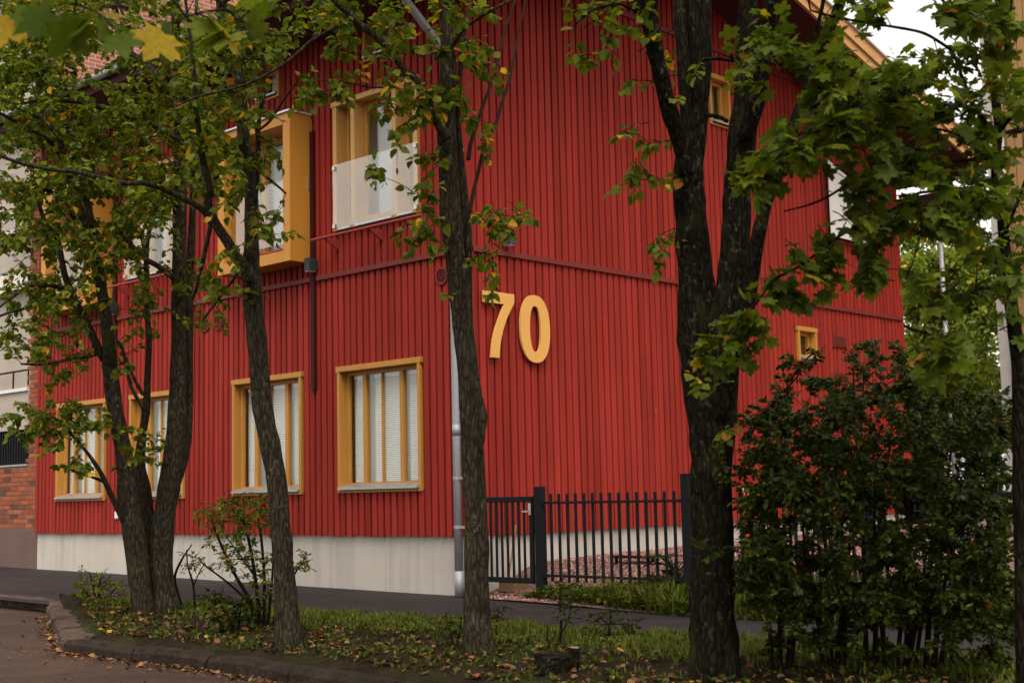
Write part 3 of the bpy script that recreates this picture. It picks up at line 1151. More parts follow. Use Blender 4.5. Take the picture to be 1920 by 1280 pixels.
GT = lambda a, b, z: tuple(ga + gd * a + Vector((0, -b, 0)) + Vector((0, 0, z)))
for z0, z1 in ((.185, .245), (1.075, 1.135)):
    MB(GT).box(0, 1, -.02, .02, z0, z1).build('frame_rail', M['black'], gate, bevel=.006)
for a0, a1 in ((0, .06), (.935, 1.0)):
    MB(GT).box(a0, a1, -.02, .02, .2455, 1.0745).build('frame_stile', M['black'], gate, bevel=.006)
for i in range(7):
    a = .06 + .875 * (i + 1) / 8
    MB(GT).box(a - .0135, a + .0135, -.011, .011, .246, 1.0745).build('bar', M['black'], gate)
lk = MB(GT).box(.94, .985, .0205, .032, .93, 1.06).build('lock', M['brass'], gate, bevel=.003)
MB(GT).box(.86, .96, .05, .062, .965, .98).box(.952, .966, .0325, .0495, .962, .984).build('handle', M['brass'], lk)

# things on the gravel
st = MB().tube([(.16, .35, .12), (.06, .62, .80)], [.012, .010], 6).build('wooden_stake', M['wood'])
tag(st, 'thin wooden stake leaning on the concrete base behind the gate', 'stake')
bk = MB().box(.18, .42, .18, .42, .06, .19)
b_o = bk.build('timber_block', M['wood'], None, bevel=.012)
tag(b_o, 'dark brown timber block on the gravel under the gate', 'block')
rk = thing('boot_scraper', (1.55, .95, .30), 'low black metal rack standing on the red gravel', 'rack')
zr = float(yard_z(np.array(1.55), np.array(.95)))
MB().box(1.26, 1.84, .89, 1.02, zr + .06, zr + .085).build('plate', M['black'], rk)
for x in (1.29, 1.81):
    MB().box(x - .012, x + .012, .94, .97, zr - .05, zr + .0595).build('leg', M['black'], rk)
ps = thing('garden_post', (3.02, 1.0, .3), 'red post with a round white cap behind the dark shrub', 'post')
MB().tube([(3.02, 1.0, .1), (3.02, 1.0, 1.13)], .045, 12).build('shaft', M['red_post'], ps, smooth=True)
MB().tube([(3.02, 1.0, 1.131), (3.02, 1.0, 1.16), (3.02, 1.0, 1.185), (3.02, 1.0, 1.197)], [.045, .05, .036, .012], 12).build('cap', M['white'], ps, smooth=True)

# ------------------------------------------------------------------ brick block of flats beside the red house
BX = -10.47
flats = thing('brick_apartment_block', (-16, 5, 0), 'tall brick apartment block with pale balconies beside the red house', 'apartment block')
MB().box(-24, BX - .02, .32, 12, 0, 14.5).build('side_wall', M['bricks'], flats)
MB().box(-24, -11.0, 1.5, 1.6, 0, 14.4).build('balcony_back_wall', M['plaster'], flats) if False else None
MB().box(-24, BX, .06, .31, -.2, .765).build('base', M['conc_brown'], flats, bevel=.01)
bw = MB().box(-24, BX - .012, .125, .315, .767, 1.83).box(-10.92, BX - .012, .125, .315, 1.831, 14.5).build('brick_wall', M['mortar'], flats)
bm = MB().box(0, .255, -.115, 0, 0, .0675)
bmesh_ = [mesh_from('brick', bm.v, bm.f, M['brick']), mesh_from('brick', bm.v, bm.f, M['brick_dark'])]
bm = MB().box(0, .125, -.115, 0, 0, .0675)
bhalf = [mesh_from('brick', bm.v, bm.f, M['brick']), mesh_from('brick', bm.v, bm.f, M['brick_dark'])]
row, z = 0, .772
nb = 0
while z < 8.2:
    x = BX - .012
    lim = -12.35 if z < 1.76 else -10.90
    half = row % 2
    first = True
    while x > lim and nb < 295:
        hb = (first and half)
        wdt = .125 if hb else .255
        if x - wdt < lim - .14:
            break
        dark = int(rng.random() < .16)
        o = link('brick', (bhalf if hb else bmesh_)[dark], bw)
        o.location = (x - wdt + .0, .230 + float(rng.normal(0, .002)), z)
        nb += 1
        x -= wdt + .012
        first = False
    z += .0795
    row += 1
gr = MB().box(-12.6, -10.98, .20, .24, 1.86, 2.44).build('grille', M['grille'], flats)
for i in range(16):
    x = -10.98 - .03 - .095 * i
    MB().box(x - .022, x + .022, .15, .1995, 1.88, 2.43).build('slat', M['black'], gr)
MB().box(-24, -10.93, .10, .3, 1.831, 1.858).build('sill', M['sill'], flats)
for i, zf in enumerate((2.46, 5.3, 8.15, 11.0)):
    MB().box(-24, -10.93, .10, .28, zf, zf + .66).build('balcony_parapet', M['plaster'], flats)
    MB().box(-24, -10.93, .06, .30, zf + .661, zf + .72).build('parapet_cap', M['white'], flats)
    MB().box(-24, -10.93, .12, .31, zf - .35, zf - .002).build('balcony_slab', M['white'] if i else M['plaster'], flats) if i else None
    MB().box(-24, -10.93, .30, .319, zf + .721, zf + 2.49).build('balcony_wall', M['plaster'], flats)
    rr = MB().box(-24, -10.95, .14, .17, zf + 1.02, zf + 1.05).build('railing', M['steel_red'], flats)
    for x in (-11.05, -11.6, -12.2, -12.8):
        MB().box(x - .015, x + .015, .145, .165, zf + .7205, zf + 1.0195).build('railing_post', M['steel_red'], rr)

# ------------------------------------------------------------------ tan house far behind
C0 = at(1869, 400, 26)
tx, ty = float(C0[0]), float(C0[1])
tanh = thing('tan_house', (tx + 4, ty + 3, 0), 'tall tan timber house with white corner boards behind the maple', 'house')
MB().box(tx + .02, tx + 9, ty + .05, ty + 7, 0, 12.5).build('wall', M['tan'], tanh)
MB().box(tx - .12, tx + .13, ty - .02, ty + .045, 0, 12.5).build('corner_board', M['corner_white'], tanh)
MB().box(tx - .03, tx + .015, ty + .0455, ty + .3, 0, 12.5).build('corner_board', M['corner_white'], tanh)
tp = MB().tube([(tx + .20, ty - .06, .2), (tx + .20, ty - .06, 12)], .06, 10).build('downpipe', M['corner_white'], tanh, smooth=True)
bm = MB().box(0, .145, -.03, 0, 0, 1)
me = mesh_from('board', bm.v, bm.f, M['tan'])
for i in range(14):
    b = link('board', me, tanh)
    b.location = (tx + .28 + .16 * i, ty + .05, .5)
    b.scale = (1, 1, 12)
wl = MB().quad((5.55, .50, .02), (5.95, .72, .02), (6.0, .80, .14), (5.6, .58, .10)).quad((5.55, .505, .0), (5.95, .725, .0), (6.0, .805, .12), (5.6, .585, .08))
o = wl.build('plank', M['white'])
tag(o, 'pale plank lying on the ground behind the dark shrub', 'plank')


# ------------------------------------------------------------------ foliage engine
def leaf_oval():
    ml = [(0, 0, 0), (.33, 0, -.02), (.68, 0, -.015), (1.0, 0, -.08)]
    sd_ = [(.08, .20, .02), (.36, .40, .07), (.70, .27, .05)]
    v = ml + sd_ + [(a, -b, c) for a, b, c in sd_]
    t = [(0, 1, 4), (1, 5, 4), (1, 2, 5), (2, 6, 5), (2, 3, 6), (0, 7, 1), (1, 7, 8), (1, 8, 2), (2, 8, 9), (2, 9, 3)]
    return np.array(v, float), np.array(t)


def leaf_small():
    ml = [(0, 0, 0), (.5, 0, -.03), (1.0, 0, -.04)]
    sd_ = [(.28, .27, .05), (.68, .25, .04)]
    v = ml + sd_ + [(a, -b, c) for a, b, c in sd_]
    t = [(0, 1, 3), (1, 4, 3), (1, 2, 4), (0, 5, 1), (1, 5, 6), (1, 6, 2)]
    return np.array(v, float), np.array(t)


def leaf_maple():
    half = [(.0, .0), (-.10, .20), (-.02, .30), (-.04, .52), (.10, .42), (.22, .36), (.30, .56), (.44, .66), (.48, .52), (.62, .52), (.60, .36), (.56, .17), (.70, .22), (.82, .12), (1.0, 0)]
    pts = half + [(a, -b) for a, b in half[1:-1]][::-1]
    v = [(a, b, .10 * abs(b) - .16 * (a - .4) ** 2 - .25 * b * b) for a, b in pts]
    c = len(v)
    v.append((.36, 0, -.01))
    k = len(pts)
    t = [(c, (i + 1) % k, i) for i in range(k)]
    return np.array(v, float), np.array(t)


SHAPES = dict(oval=leaf_oval(), small=leaf_small(), maple=leaf_maple())
PAL = dict(
    linden=np.array([(.088, .120, .010), (.110, .144, .012), (.062, .090, .009), (.145, .174, .016), (.118, .138, .018), (.172, .190, .020), (.54, .30, .015), (.36, .14, .018)]),
    maple=np.array([(.072, .104, .009), (.088, .122, .010), (.054, .084, .008), (.120, .152, .013), (.155, .184, .016), (.092, .110, .014), (.40, .27, .02), (.34, .14, .018)]),
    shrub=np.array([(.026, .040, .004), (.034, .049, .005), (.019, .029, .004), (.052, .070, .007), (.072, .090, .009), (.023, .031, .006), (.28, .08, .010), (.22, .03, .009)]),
    far=np.array([(.075, .115, .020), (.105, .150, .024), (.060, .095, .018), (.150, .175, .026), (.190, .185, .028), (.120, .140, .030), (.42, .26, .03), (.30, .14, .03)]),
)


def place(shape, pos, d, nrm, size, col):
    v, t = SHAPES[shape]
    d = d / (np.linalg.norm(d, axis=1)[:, None] + 1e-9)
    s = np.cross(nrm, d)
    s /= np.linalg.norm(s, axis=1)[:, None] + 1e-9
    nn = np.cross(d, s)
    curl = rng.uniform(-.5, 2.8, len(pos))[:, None]
    V = pos[:, None] + size[:, None, None] * (v[None, :, :1] * d[:, None] + v[None, :, 1:2] * s[:, None] + (v[None, :, 2] * curl)[..., None] * nn[:, None])
    T = t[None] + (len(v) * np.arange(len(pos)))[:, None, None]
    return V.reshape(-1, 3), T.reshape(-1, 3), np.repeat(col, len(v), 0)


_leafme = {}


def leaf_mesh(shape, pal, ci, mat):
    key = (shape, pal, ci)
    if key not in _leafme:
        v, t = SHAPES[shape]
        _leafme[key] = tri_mesh('leaf', v, t, mat, np.repeat(PAL[pal][ci:ci + 1], len(v), 0))
    return _leafme[key]


class Plant:
    def __init__(self, name, base, label, cat, shape, pal, size, bark_, group=None, leafmat='leaf', autumn=.05, maxleaf=300):
        self.root = thing(name, tuple(base), label, cat, group)
        self.shape, self.pal, self.size, self.bark, self.lm = shape, pal, size, bark_, M[leafmat]
        self.autumn, self.maxleaf = autumn, maxleaf
        self.skel, self.srad = [], []
        self.tw_v, self.tw_f, self.nv = [], [], 0
        self.L = []

    def limb(self, name, pts, sides=12, jit=.06, flare=0.0, bark_=None, skel=True):
        """pts: rows of (px, py, depth, width in px) on the photograph, turned into a solid tapering limb."""
        s = smooth_path(pts, 5)
        P = np.array([at(a, b, c) for a, b, c, _ in s])
        R = s[:, 3] / 2 * s[:, 2] / FPX
        MB().tube(P, R, sides, jit=jit, flare=flare, seed=len(self.skel)).build(name, M[bark_ or self.bark], self.root, smooth=True)
        if skel:
            self.skel += list(P)
            self.srad += list(R)
        return P

    def spray(self, q, p, nleaf, droop=.25, spread=1.0, r0=.006):
        mid = (q + p) / 2 + np.array([0, 0, .12 * np.linalg.norm(p - q)]) + rng.normal(0, .06, 3) * np.linalg.norm(p - q)
        k = 7
        tt = np.linspace(0, 1, k)[:, None]
        path = (1 - tt) ** 2 * q + 2 * tt * (1 - tt) * mid + tt ** 2 * p
        v, f = tube_arrays(path, np.linspace(r0, .0016, k), 4, caps=False)
        self.tw_v.append(v)
        self.tw_f += [tuple(i + self.nv for i in x) for x in f]
        self.nv += len(v)
        self.skel += list(path[1::2])
        self.srad += [.004] * len(path[1::2])
        L = np.linalg.norm(p - q)
        reach = min(.85, .62 / max(L, .05)) if L > .45 else .9
        u = 1 - reach * (rng.random(nleaf) ** 1.1)
        u[0] = 1.0
        pos = (1 - u[:, None]) ** 2 * q + 2 * (u * (1 - u))[:, None] * mid + (u ** 2)[:, None] * p
        ax = (p - mid) / (np.linalg.norm(p - mid) + 1e-9)
        side = np.cross(ax, [0, 0, 1.])
        side /= np.linalg.norm(side) + 1e-9
        sg = np.where(np.arange(nleaf) % 2 == 0, 1., -1.)
        d = ax * .55 + side * sg[:, None] * .8 + rng.normal(0, .35, (nleaf, 3)) + np.array([0, 0, -droop * 1.6])
        d[0] = ax + np.array([0, 0, -droop])
        nrm = np.array([0, 0, 1.]) * .9 + rng.normal(0, .42 * spread, (nleaf, 3))
        sz = self.size * rng.uniform(.45, 1.15, nleaf)
        dn = d / np.linalg.norm(d, axis=1)[:, None]
        pos = pos + dn * (.25 * sz)[:, None]
        c = rng.integers(0, 6, nleaf)
        au = self.autumn * (3.0 if rng.random() < .15 else .55)
        c = np.where(rng.random(nleaf) < au, 6 + (rng.random(nleaf) < .3), c)
        self.L.append((pos, d, nrm, sz, c))

    def fill(self, cx, cy, rx, ry, d0, d1, n, nleaf=8, droop=.25, maxlen=2.2, spread=1.0):
        """Sprays of leaves spread through an ellipsoid; each grows from the nearest wood."""
        r = np.sqrt(rng.random(n))
        a = rng.random(n) * 2 * math.pi
        px, py = cx + rx * r * np.cos(a), cy + ry * r * np.sin(a)
        D = d0 + (d1 - d0) * rng.random(n)
        P = np.array([at(x, y, z) for x, y, z in zip(px, py, D)])
        P = P[P[:, 2] > .05]
        S = np.array(self.skel)
        dist = np.array([np.min(np.linalg.norm(S - p, axis=1)) for p in P])
        for i in np.argsort(dist):
            S = np.array(self.skel)
            dd = np.linalg.norm(S - P[i], axis=1) + np.where(S[:, 2] > P[i][2] + .3, .4, 0)
            j = int(np.argmin(dd))
            q = S[j]
            L = dd[j]
            if L < .12:
                q = P[i] + (q - P[i]) / max(L, 1e-3) * .2
            self.spray(q, P[i], nleaf + int(rng.integers(-2, 3)), droop, spread, r0=min(.012, .003 + .004 * L))

    def finish(self):
        if self.tw_v:
            me = mesh_from('twigs', np.vstack(self.tw_v), self.tw_f, M['twig'])
            link('twigs', me, self.root, 'stuff')
        if not self.L:
            return self.root
        pos, d, nrm, sz, c = [np.concatenate(x) for x in zip(*self.L)]
        px, py, D = seen(pos)
        vis = (px > 0) & (px < 1920) & (py > 0) & (py < 1280) & (D > .5)
        score = np.where(vis, sz / D * rng.uniform(.9, 1.1, len(sz)), -1)
        idx = np.argsort(-score)[:self.maxleaf]
        idx = idx[score[idx] * FPX > 9]
        own = np.zeros(len(sz), bool)
        own[idx] = True
        for i in idx:
            o = link('leaf', leaf_mesh(self.shape, self.pal, int(c[i]), self.lm), self.root)
            x = d[i] / np.linalg.norm(d[i])
            y = np.cross(nrm[i], x)
            y /= np.linalg.norm(y) + 1e-9
            z = np.cross(x, y)
            m = Matrix.Identity(4)
            for r_ in range(3):
                m[r_][0], m[r_][1], m[r_][2], m[r_][3] = x[r_] * sz[i], y[r_] * sz[i], z[r_] * sz[i], pos[i][r_]
            o.matrix_basis = m
        k = ~own
        if k.any():
            jit = rng.uniform(.85, 1.15, (k.sum(), 1))
            V, T, C = place(self.shape, pos[k], d[k], nrm[k], sz[k], PAL[self.pal][c[k]] * jit)
            link('foliage', tri_mesh('foliage', V, T, self.lm, C), self.root, 'stuff')
        return self.root


def rows(D, pts, dD=0.0):
    """(px, py, width) rows at one depth, optionally drifting dD over the length."""
    n_ = len(pts)
    return [(a, b, D + dD * i / max(1, n_ - 1), w_) for i, (a, b, w_) in enumerate(pts)]


# ------------------------------------------------------------------ tree with three stems
D = 13.05
T1 = Plant('linden_tree', at(285, 1165, D), 'three stemmed green tree at the corner of the kerbed verge', 'tree', 'oval', 'linden', .074, 'bark1', autumn=.05)
T1.limb('trunk', rows(D, [(272, 1182, 46), (269, 1140, 40), (262, 1090, 40), (251, 1000, 42), (240, 930, 38), (233, 860, 32), (221, 790, 29), (209, 721, 29), (205, 680, 28)], 0), 16, .06, .6)
T1.limb('trunk', rows(D + .12, [(311, 1180, 50), (308, 1130, 44), (303, 1060, 43), (306, 980, 42), (319, 900, 40), (328, 830, 37), (333, 740, 33), (335, 655, 28), (335, 557, 28), (337, 458, 26), (337, 328, 24), (339, 240, 22), (334, 150, 18), (330, 60, 16), (328, -60, 14), (334, -220, 9)], .2), 16, .06, .6)
T1.limb('trunk', rows(D + .25, [(288, 1170, 26), (284, 1060, 26), (278, 985, 28), (269, 920, 28), (262, 868, 20), (268, 810, 16), (274, 765, 15), (277, 700, 12), (279, 640, 11), (275, 560, 10), (275, 465, 9), (283, 420, 7), (290, 380, 5)], .3), 12, .05)
T1.limb('trunk', rows(D + .3, [(322, 930, 22), (345, 850, 21), (353, 790, 17), (355, 690, 15), (355, 557, 15), (357, 490, 15), (361, 393, 13), (363, 310, 11), (360, 200, 9), (365, 90, 7), (372, -80, 6)], .7), 10, .05)
B = lambda pts, dD=0, D0=D, sides=8: T1.limb('branch', rows(D0, pts, dD), sides, .05)
B([(205, 690, 27), (205, 655, 24), (198, 590, 22), (188, 530, 20), (181, 470, 19), (166, 425, 18), (150, 394, 15), (128, 328, 14), (118, 289, 13), (108, 253, 11), (79, 226, 9), (46, 207, 8), (0, 187, 6), (-60, 165, 5)], -1.2)
B([(176, 440, 14), (167, 394, 13), (154, 345, 12), (144, 295, 12), (138, 262, 11), (125, 230, 11), (115, 210, 10), (102, 174, 10), (75, 135, 9), (39, 92, 8), (0, 36, 7), (-60, -50, 6), (-120, -160, 5)], .5)
B([(198, 675, 18), (185, 655, 17), (170, 622, 15), (151, 586, 14), (134, 547, 13), (121, 514, 12), (108, 450, 10), (85, 416, 9), (70, 370, 7), (64, 320, 5)], -.6)
B([(138, 552, 10), (108, 537, 8), (80, 536, 7), (50, 538, 6), (20, 560, 5), (-20, 590, 4)], -.8)
B([(145, 572, 8), (131, 561, 8), (80, 570, 6), (45, 578, 6), (0, 592, 5), (-40, 610, 4)], -.6)
B([(190, 660, 9), (164, 668, 7), (125, 675, 6), (80, 683, 5), (40, 682, 4)], -.7)
B([(238, 990, 13), (225, 962, 12), (205, 920, 11), (187, 883, 9), (165, 850, 7), (143, 825, 6), (118, 795, 5), (95, 778, 4)], -.7)
B([(196, 903, 7), (170, 893, 5), (148, 887, 5), (120, 872, 4)], -.4)
B([(333, 530, 14), (321, 517, 12), (295, 498, 11), (272, 485, 11), (249, 462, 9), (236, 450, 7), (222, 430, 5)], -.5)
B([(338, 235, 20), (330, 190, 18), (312, 164, 18), (285, 135, 17), (249, 105, 16), (210, 79, 14), (170, 40, 12), (130, -20, 10), (90, -100, 7)], .8)
B([(336, 170, 11), (331, 154, 10), (305, 115, 9), (272, 85, 8), (243, 52, 8), (225, 10, 6), (215, -60, 5)], .7)
B([(340, 265, 10), (289, 236, 10), (262, 223, 10), (213, 213, 10), (170, 195, 9), (131, 190, 8), (66, 190, 6), (20, 200, 5)], -1.0)
B([(213, 213, 7), (175, 200, 6), (138, 184, 6), (108, 164, 5), (80, 140, 4)], -1.2)
B([(140, 410, 10), (98, 361, 9), (46, 349, 7), (0, 354, 6), (-40, 360, 4)], -.9)
B([(118, 300, 9), (98, 269, 9), (59, 243, 8), (0, 213, 7), (-40, 195, 5)], -.9)
B([(272, 770, 8), (245, 722, 7), (230, 655, 6), (218, 640, 4)], -.2)
B([(268, 740, 7), (247, 700, 6), (232, 660, 5), (215, 630, 3)], -.3)
B([(272, 480, 6), (262, 430, 5), (250, 380, 4), (246, 340, 3)], .2)
B([(360, 330, 9), (385, 240, 8), (420, 150, 7), (450, 60, 6), (480, -60, 5)], 1.2, D + .6)
fl = T1.fill
fl(50, 60, 110, 100, 11.4, 14.8, 84, 14)
fl(150, 30, 150, 50, 11.4, 14.8, 56, 14)
fl(190, 110, 240, 150, 11.4, 14.9, 366, 14)
fl(70, 240, 120, 170, 11.2, 14.8, 210, 14)
fl(260, 280, 150, 110, 11.6, 14.8, 210, 14)
fl(150, 400, 170, 90, 11.6, 14.3, 175, 14)
fl(90, 500, 110, 80, 11.7, 14.3, 77, 13)
fl(240, 450, 100, 60, 11.9, 14.2, 54, 13)
fl(70, 620, 100, 60, 11.7, 13.7, 62, 13)
fl(230, 545, 80, 45, 12.3, 13.8, 17, 13)
fl(150, 690, 100, 55, 11.9, 13.6, 22, 13)
fl(100, 790, 115, 48, 12.1, 13.0, 50, 13)
fl(240, 845, 40, 60, 12.4, 13.0, 9, 11)
fl(140, 880, 40, 22, 12.2, 12.8, 10, 11)
fl(60, 830, 60, 30, 12.1, 12.8, 11, 12)
fl(290, 830, 30, 60, 12.6, 13.2, 9, 10)
fl(385, 560, 55, 80, 12.4, 14.2, 25, 12)
fl(250, 590, 60, 60, 12.4, 14.2, 17, 11)
fl(390, 200, 70, 180, 12.2, 14.8, 86, 14)
fl(180, -250, 400, 230, 10.4, 16.0, 190, 10)
fl(150, -620, 380, 200, 11.0, 15.5, 90, 10)
T1.finish()

# ------------------------------------------------------------------ single trunk beside the sparse bush
D = 10.3
T2 = Plant('linden_tree', at(540, 1220, D), 'slender grey trunk leaning beside the sparse bush, in front of the bay window', 'tree', 'oval', 'linden', .076, 'bark1', autumn=.05)
T2.limb('trunk', rows(D, [(546, 1236, 62), (542, 1195, 54), (538, 1155, 47), (534, 1090, 40), (530, 1024, 38), (523, 958, 38), (518, 893, 38), (505, 830, 38), (493, 767, 38), (486, 688, 37), (480, 622, 37), (474, 557, 36), (471, 508, 33), (472, 458, 28), (472, 393, 27), (468, 340, 25), (460, 295, 23), (455, 230, 23), (450, 164, 22), (436, 98, 22), (420, 50, 20), (412, -20, 18), (405, -150, 15), (410, -330, 9)], .2), 16, .06, .6)
T2.limb('branch', rows(D, [(472, 525, 26), (458, 500, 24), (442, 481, 21), (426, 452, 20), (411, 430, 19), (396, 403, 18), (390, 376, 17), (393, 354, 15), (383, 312, 14), (374, 262, 12), (368, 200, 10), (362, 120, 8), (350, 20, 6), (340, -80, 5)], -.5), 10, .05)
T2.limb('branch', rows(D - .1, [(398, 420, 13), (380, 394, 12), (341, 371, 12), (302, 353, 11), (272, 344, 10), (230, 343, 9), (184, 333, 9), (144, 323, 8), (98, 318, 8), (46, 308, 7), (0, 292, 7), (-60, 270, 6)], -1.2), 8, .05)
T2.limb('branch', rows(D + .05, [(478, 380, 10), (482, 340, 9), (483, 295, 9), (485, 230, 9), (494, 180, 8), (498, 138, 8), (490, 100, 7), (478, 60, 6), (480, 0, 5)], -.2), 8, .05, bark_='dry')
T2.limb('branch', rows(D, [(474, 312, 6), (490, 325, 5), (514, 343, 5), (536, 363, 4)], -.2), 6, .05, bark_='dry')
T2.limb('branch', rows(D, [(485, 245, 5), (508, 225, 5), (530, 190, 5), (552, 160, 4), (562, 145, 3)], -.2), 6, .05, bark_='dry')
T2.limb('branch', rows(D, [(470, 470, 7), (440, 520, 6), (410, 560, 5), (380, 600, 4)], .3), 6, .05)
T2.limb('branch', rows(D + .1, [(400, 400, 9), (378, 500, 8), (368, 540, 7), (360, 560, 6)], .3), 6, .05)
T2.limb('branch', rows(D, [(412, 10, 9), (470, -30, 8), (540, -70, 6), (620, -120, 5)], -.5), 6, .05)
fl = T2.fill
fl(420, 150, 95, 140, 9.3, 11.3, 89, 12)
fl(400, 330, 70, 80, 9.5, 10.8, 37, 12)
fl(480, 55, 80, 65, 9.3, 11.1, 43, 12)
fl(560, 20, 70, 40, 9.2, 10.8, 14, 11)
fl(510, 440, 55, 50, 9.7, 10.4, 13, 10)
fl(420, 520, 60, 60, 9.7, 10.6, 18, 10)
fl(500, 300, 40, 60, 9.7, 10.6, 6, 9)
fl(250, 330, 160, 40, 9.3, 10.2, 14, 10)
fl(480, -320, 420, 240, 7.6, 13.0, 200, 10)
fl(480, -720, 420, 240, 7.6, 13.0, 130, 10)
T2.finish()

# ------------------------------------------------------------------ trunk in front of the house corner
D = 9.35
T3 = Plant('linden_tree', at(902, 1242, D), 'straight trunk standing in front of the house corner and grey downpipe', 'tree', 'oval', 'linden', .078, 'bark1', autumn=.10)
T3.limb('trunk', rows(D, [(905, 1262, 78), (902, 1235, 64), (896, 1190, 56), (894, 1140, 50), (894, 1040, 46), (891, 940, 43), (886, 840, 43), (881, 740, 42), (873, 650, 39), (866, 600, 39), (856, 500, 39), (845, 400, 41), (840, 300, 37), (838, 225, 34), (840, 100, 29), (838, 0, 28), (835, -120, 24), (842, -300, 16), (850, -480, 8)], .2), 18, .06, .6)
T3.limb('burl', rows(D - .04, [(903, 742, 5), (905, 775, 15), (904, 815, 13), (902, 850, 4)]), 8, .15)
T3.limb('branch', rows(D, [(838, 262, 22), (822, 230, 20), (808, 203, 17), (780, 151, 15), (757, 131, 14), (737, 102, 14), (708, 72, 13), (678, 49, 13), (655, 26, 13), (632, 7, 12), (600, -30, 11), (560, -90, 8), (530, -160, 6)], -.5), 8, .05)
T3.limb('branch', rows(D - .2, [(664, 36, 9), (642, 46, 8), (609, 62, 7), (586, 75, 7), (570, 89, 7), (544, 112, 7), (508, 135, 7), (465, 157, 6), (416, 171, 6), (370, 182, 5), (330, 200, 4)], -.4), 6, .05)
T3.limb('branch', rows(D, [(758, 135, 6), (745, 148, 5), (725, 163, 4), (690, 163, 4), (650, 155, 3), (600, 150, 3), (560, 142, 2)], -.3), 6, .05)
T3.limb('branch', rows(D + .1, [(884, 640, 10), (878, 560, 15), (877, 450, 17), (868, 350, 16), (863, 280, 12), (858, 200, 9), (865, 110, 7), (880, 0, 6)], .2), 8, .05)
T3.limb('branch', rows(D + .1, [(880, 400, 8), (888, 360, 8), (895, 330, 7), (910, 270, 7), (930, 230, 7), (942, 190, 6), (955, 150, 6), (965, 100, 5), (975, 50, 4), (987, -10, 4)], .2), 6, .05, bark_='dry')
T3.limb('branch', rows(D + .15, [(878, 300, 8), (883, 268, 8), (897, 225, 7), (905, 200, 7), (918, 165, 6), (925, 140, 6), (935, 105, 6), (945, 65, 5), (960, 20, 4), (974, -20, 4)], .2), 6, .05, bark_='dry')
T3.limb('branch', rows(D, [(840, 100, 8), (870, 55, 7), (905, 30, 6), (940, 10, 5), (980, -10, 4)], -.3), 6, .05)
fl = T3.fill
fl(680, 60, 85, 75, 8.8, 9.7, 29, 10)
fl(770, 40, 65, 60, 8.9, 9.8, 18, 10)
fl(765, 195, 80, 55, 8.8, 9.5, 26, 10)
fl(600, 185, 65, 22, 8.8, 9.2, 17, 9)
fl(850, 130, 55, 110, 8.8, 9.6, 22, 10)
fl(900, 30, 50, 40, 8.9, 9.6, 7, 9)
fl(905, 130, 40, 60, 9.0, 9.5, 6, 9)
fl(800, 330, 45, 60, 8.9, 9.4, 9, 9)
fl(735, 325, 50, 25, 8.8, 9.2, 7, 8)
fl(795, 440, 50, 50, 8.9, 9.4, 13, 9)
fl(945, 415, 55, 32, 8.9, 9.4, 16, 9)
fl(905, 500, 35, 30, 9.0, 9.4, 7, 8)
fl(905, 560, 30, 20, 9.0, 9.3, 2, 7)
fl(830, 560, 20, 20, 9.0, 9.3, 1, 7)
fl(900, 250, 30, 60, 9.0, 9.4, 5, 8)
fl(800, -310, 420, 240, 6.8, 11.6, 190, 10)
fl(780, -760, 420, 260, 6.8, 11.2, 110, 10)
T3.finish()

# ------------------------------------------------------------------ big dark tree with five stems
D = 7.95
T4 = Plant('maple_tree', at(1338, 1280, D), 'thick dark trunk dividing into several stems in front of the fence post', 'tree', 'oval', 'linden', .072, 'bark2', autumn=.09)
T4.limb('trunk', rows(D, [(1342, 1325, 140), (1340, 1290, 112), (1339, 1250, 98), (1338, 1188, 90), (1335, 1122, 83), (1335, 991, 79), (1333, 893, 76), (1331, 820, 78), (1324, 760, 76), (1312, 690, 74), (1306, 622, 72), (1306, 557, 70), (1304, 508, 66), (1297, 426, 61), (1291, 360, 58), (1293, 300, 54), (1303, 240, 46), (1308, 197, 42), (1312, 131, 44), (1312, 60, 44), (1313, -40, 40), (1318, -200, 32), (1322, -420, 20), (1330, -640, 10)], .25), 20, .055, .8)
T4.limb('branch', rows(D, [(1350, 900, 40), (1352, 800, 58), (1352, 720, 64), (1358, 622, 66), (1366, 557, 58), (1373, 508, 53), (1380, 426, 55), (1382, 360, 52), (1385, 328, 51), (1392, 250, 54), (1396, 197, 44), (1398, 131, 38), (1400, 66, 38), (1403, 0, 36), (1408, -120, 30), (1412, -300, 20), (1420, -520, 9)], .1), 14, .045)
T4.limb('branch', rows(D - .05, [(1398, 260, 30), (1415, 200, 34), (1428, 131, 32), (1438, 66, 31), (1447, 0, 26), (1462, -120, 20), (1490, -280, 12)], -.5), 12, .05)
T4.limb('branch', rows(D - .05, [(1352, 790, 26), (1366, 700, 36), (1380, 640, 38), (1398, 570, 34), (1413, 491, 30), (1425, 426, 26), (1441, 361, 26), (1462, 300, 25), (1483, 250, 23), (1502, 200, 22), (1522, 145, 21), (1537, 98, 20), (1560, 43, 20), (1580, -5, 19), (1620, -110, 15), (1670, -240, 9)], -.6), 12, .05)
T4.limb('branch', rows(D - .1, [(1502, 210, 9), (1514, 140, 9), (1526, 72, 8), (1538, 30, 8), (1546, -20, 7), (1552, -120, 5)], -.2), 8, .05)
T4.limb('branch', rows(D - .05, [(1290, 330, 30), (1277, 270, 33), (1263, 230, 33), (1250, 190, 31), (1241, 150, 30), (1229, 98, 31), (1218, 40, 33), (1206, 0, 33), (1188, -90, 28), (1160, -240, 18), (1140, -380, 8)], -.4), 12, .05)
T4.limb('branch', rows(D + .1, [(1292, 300, 18), (1287, 200, 25), (1281, 100, 26), (1276, 40, 26), (1272, -60, 22), (1262, -240, 14), (1255, -400, 7)], .3), 10, .05)
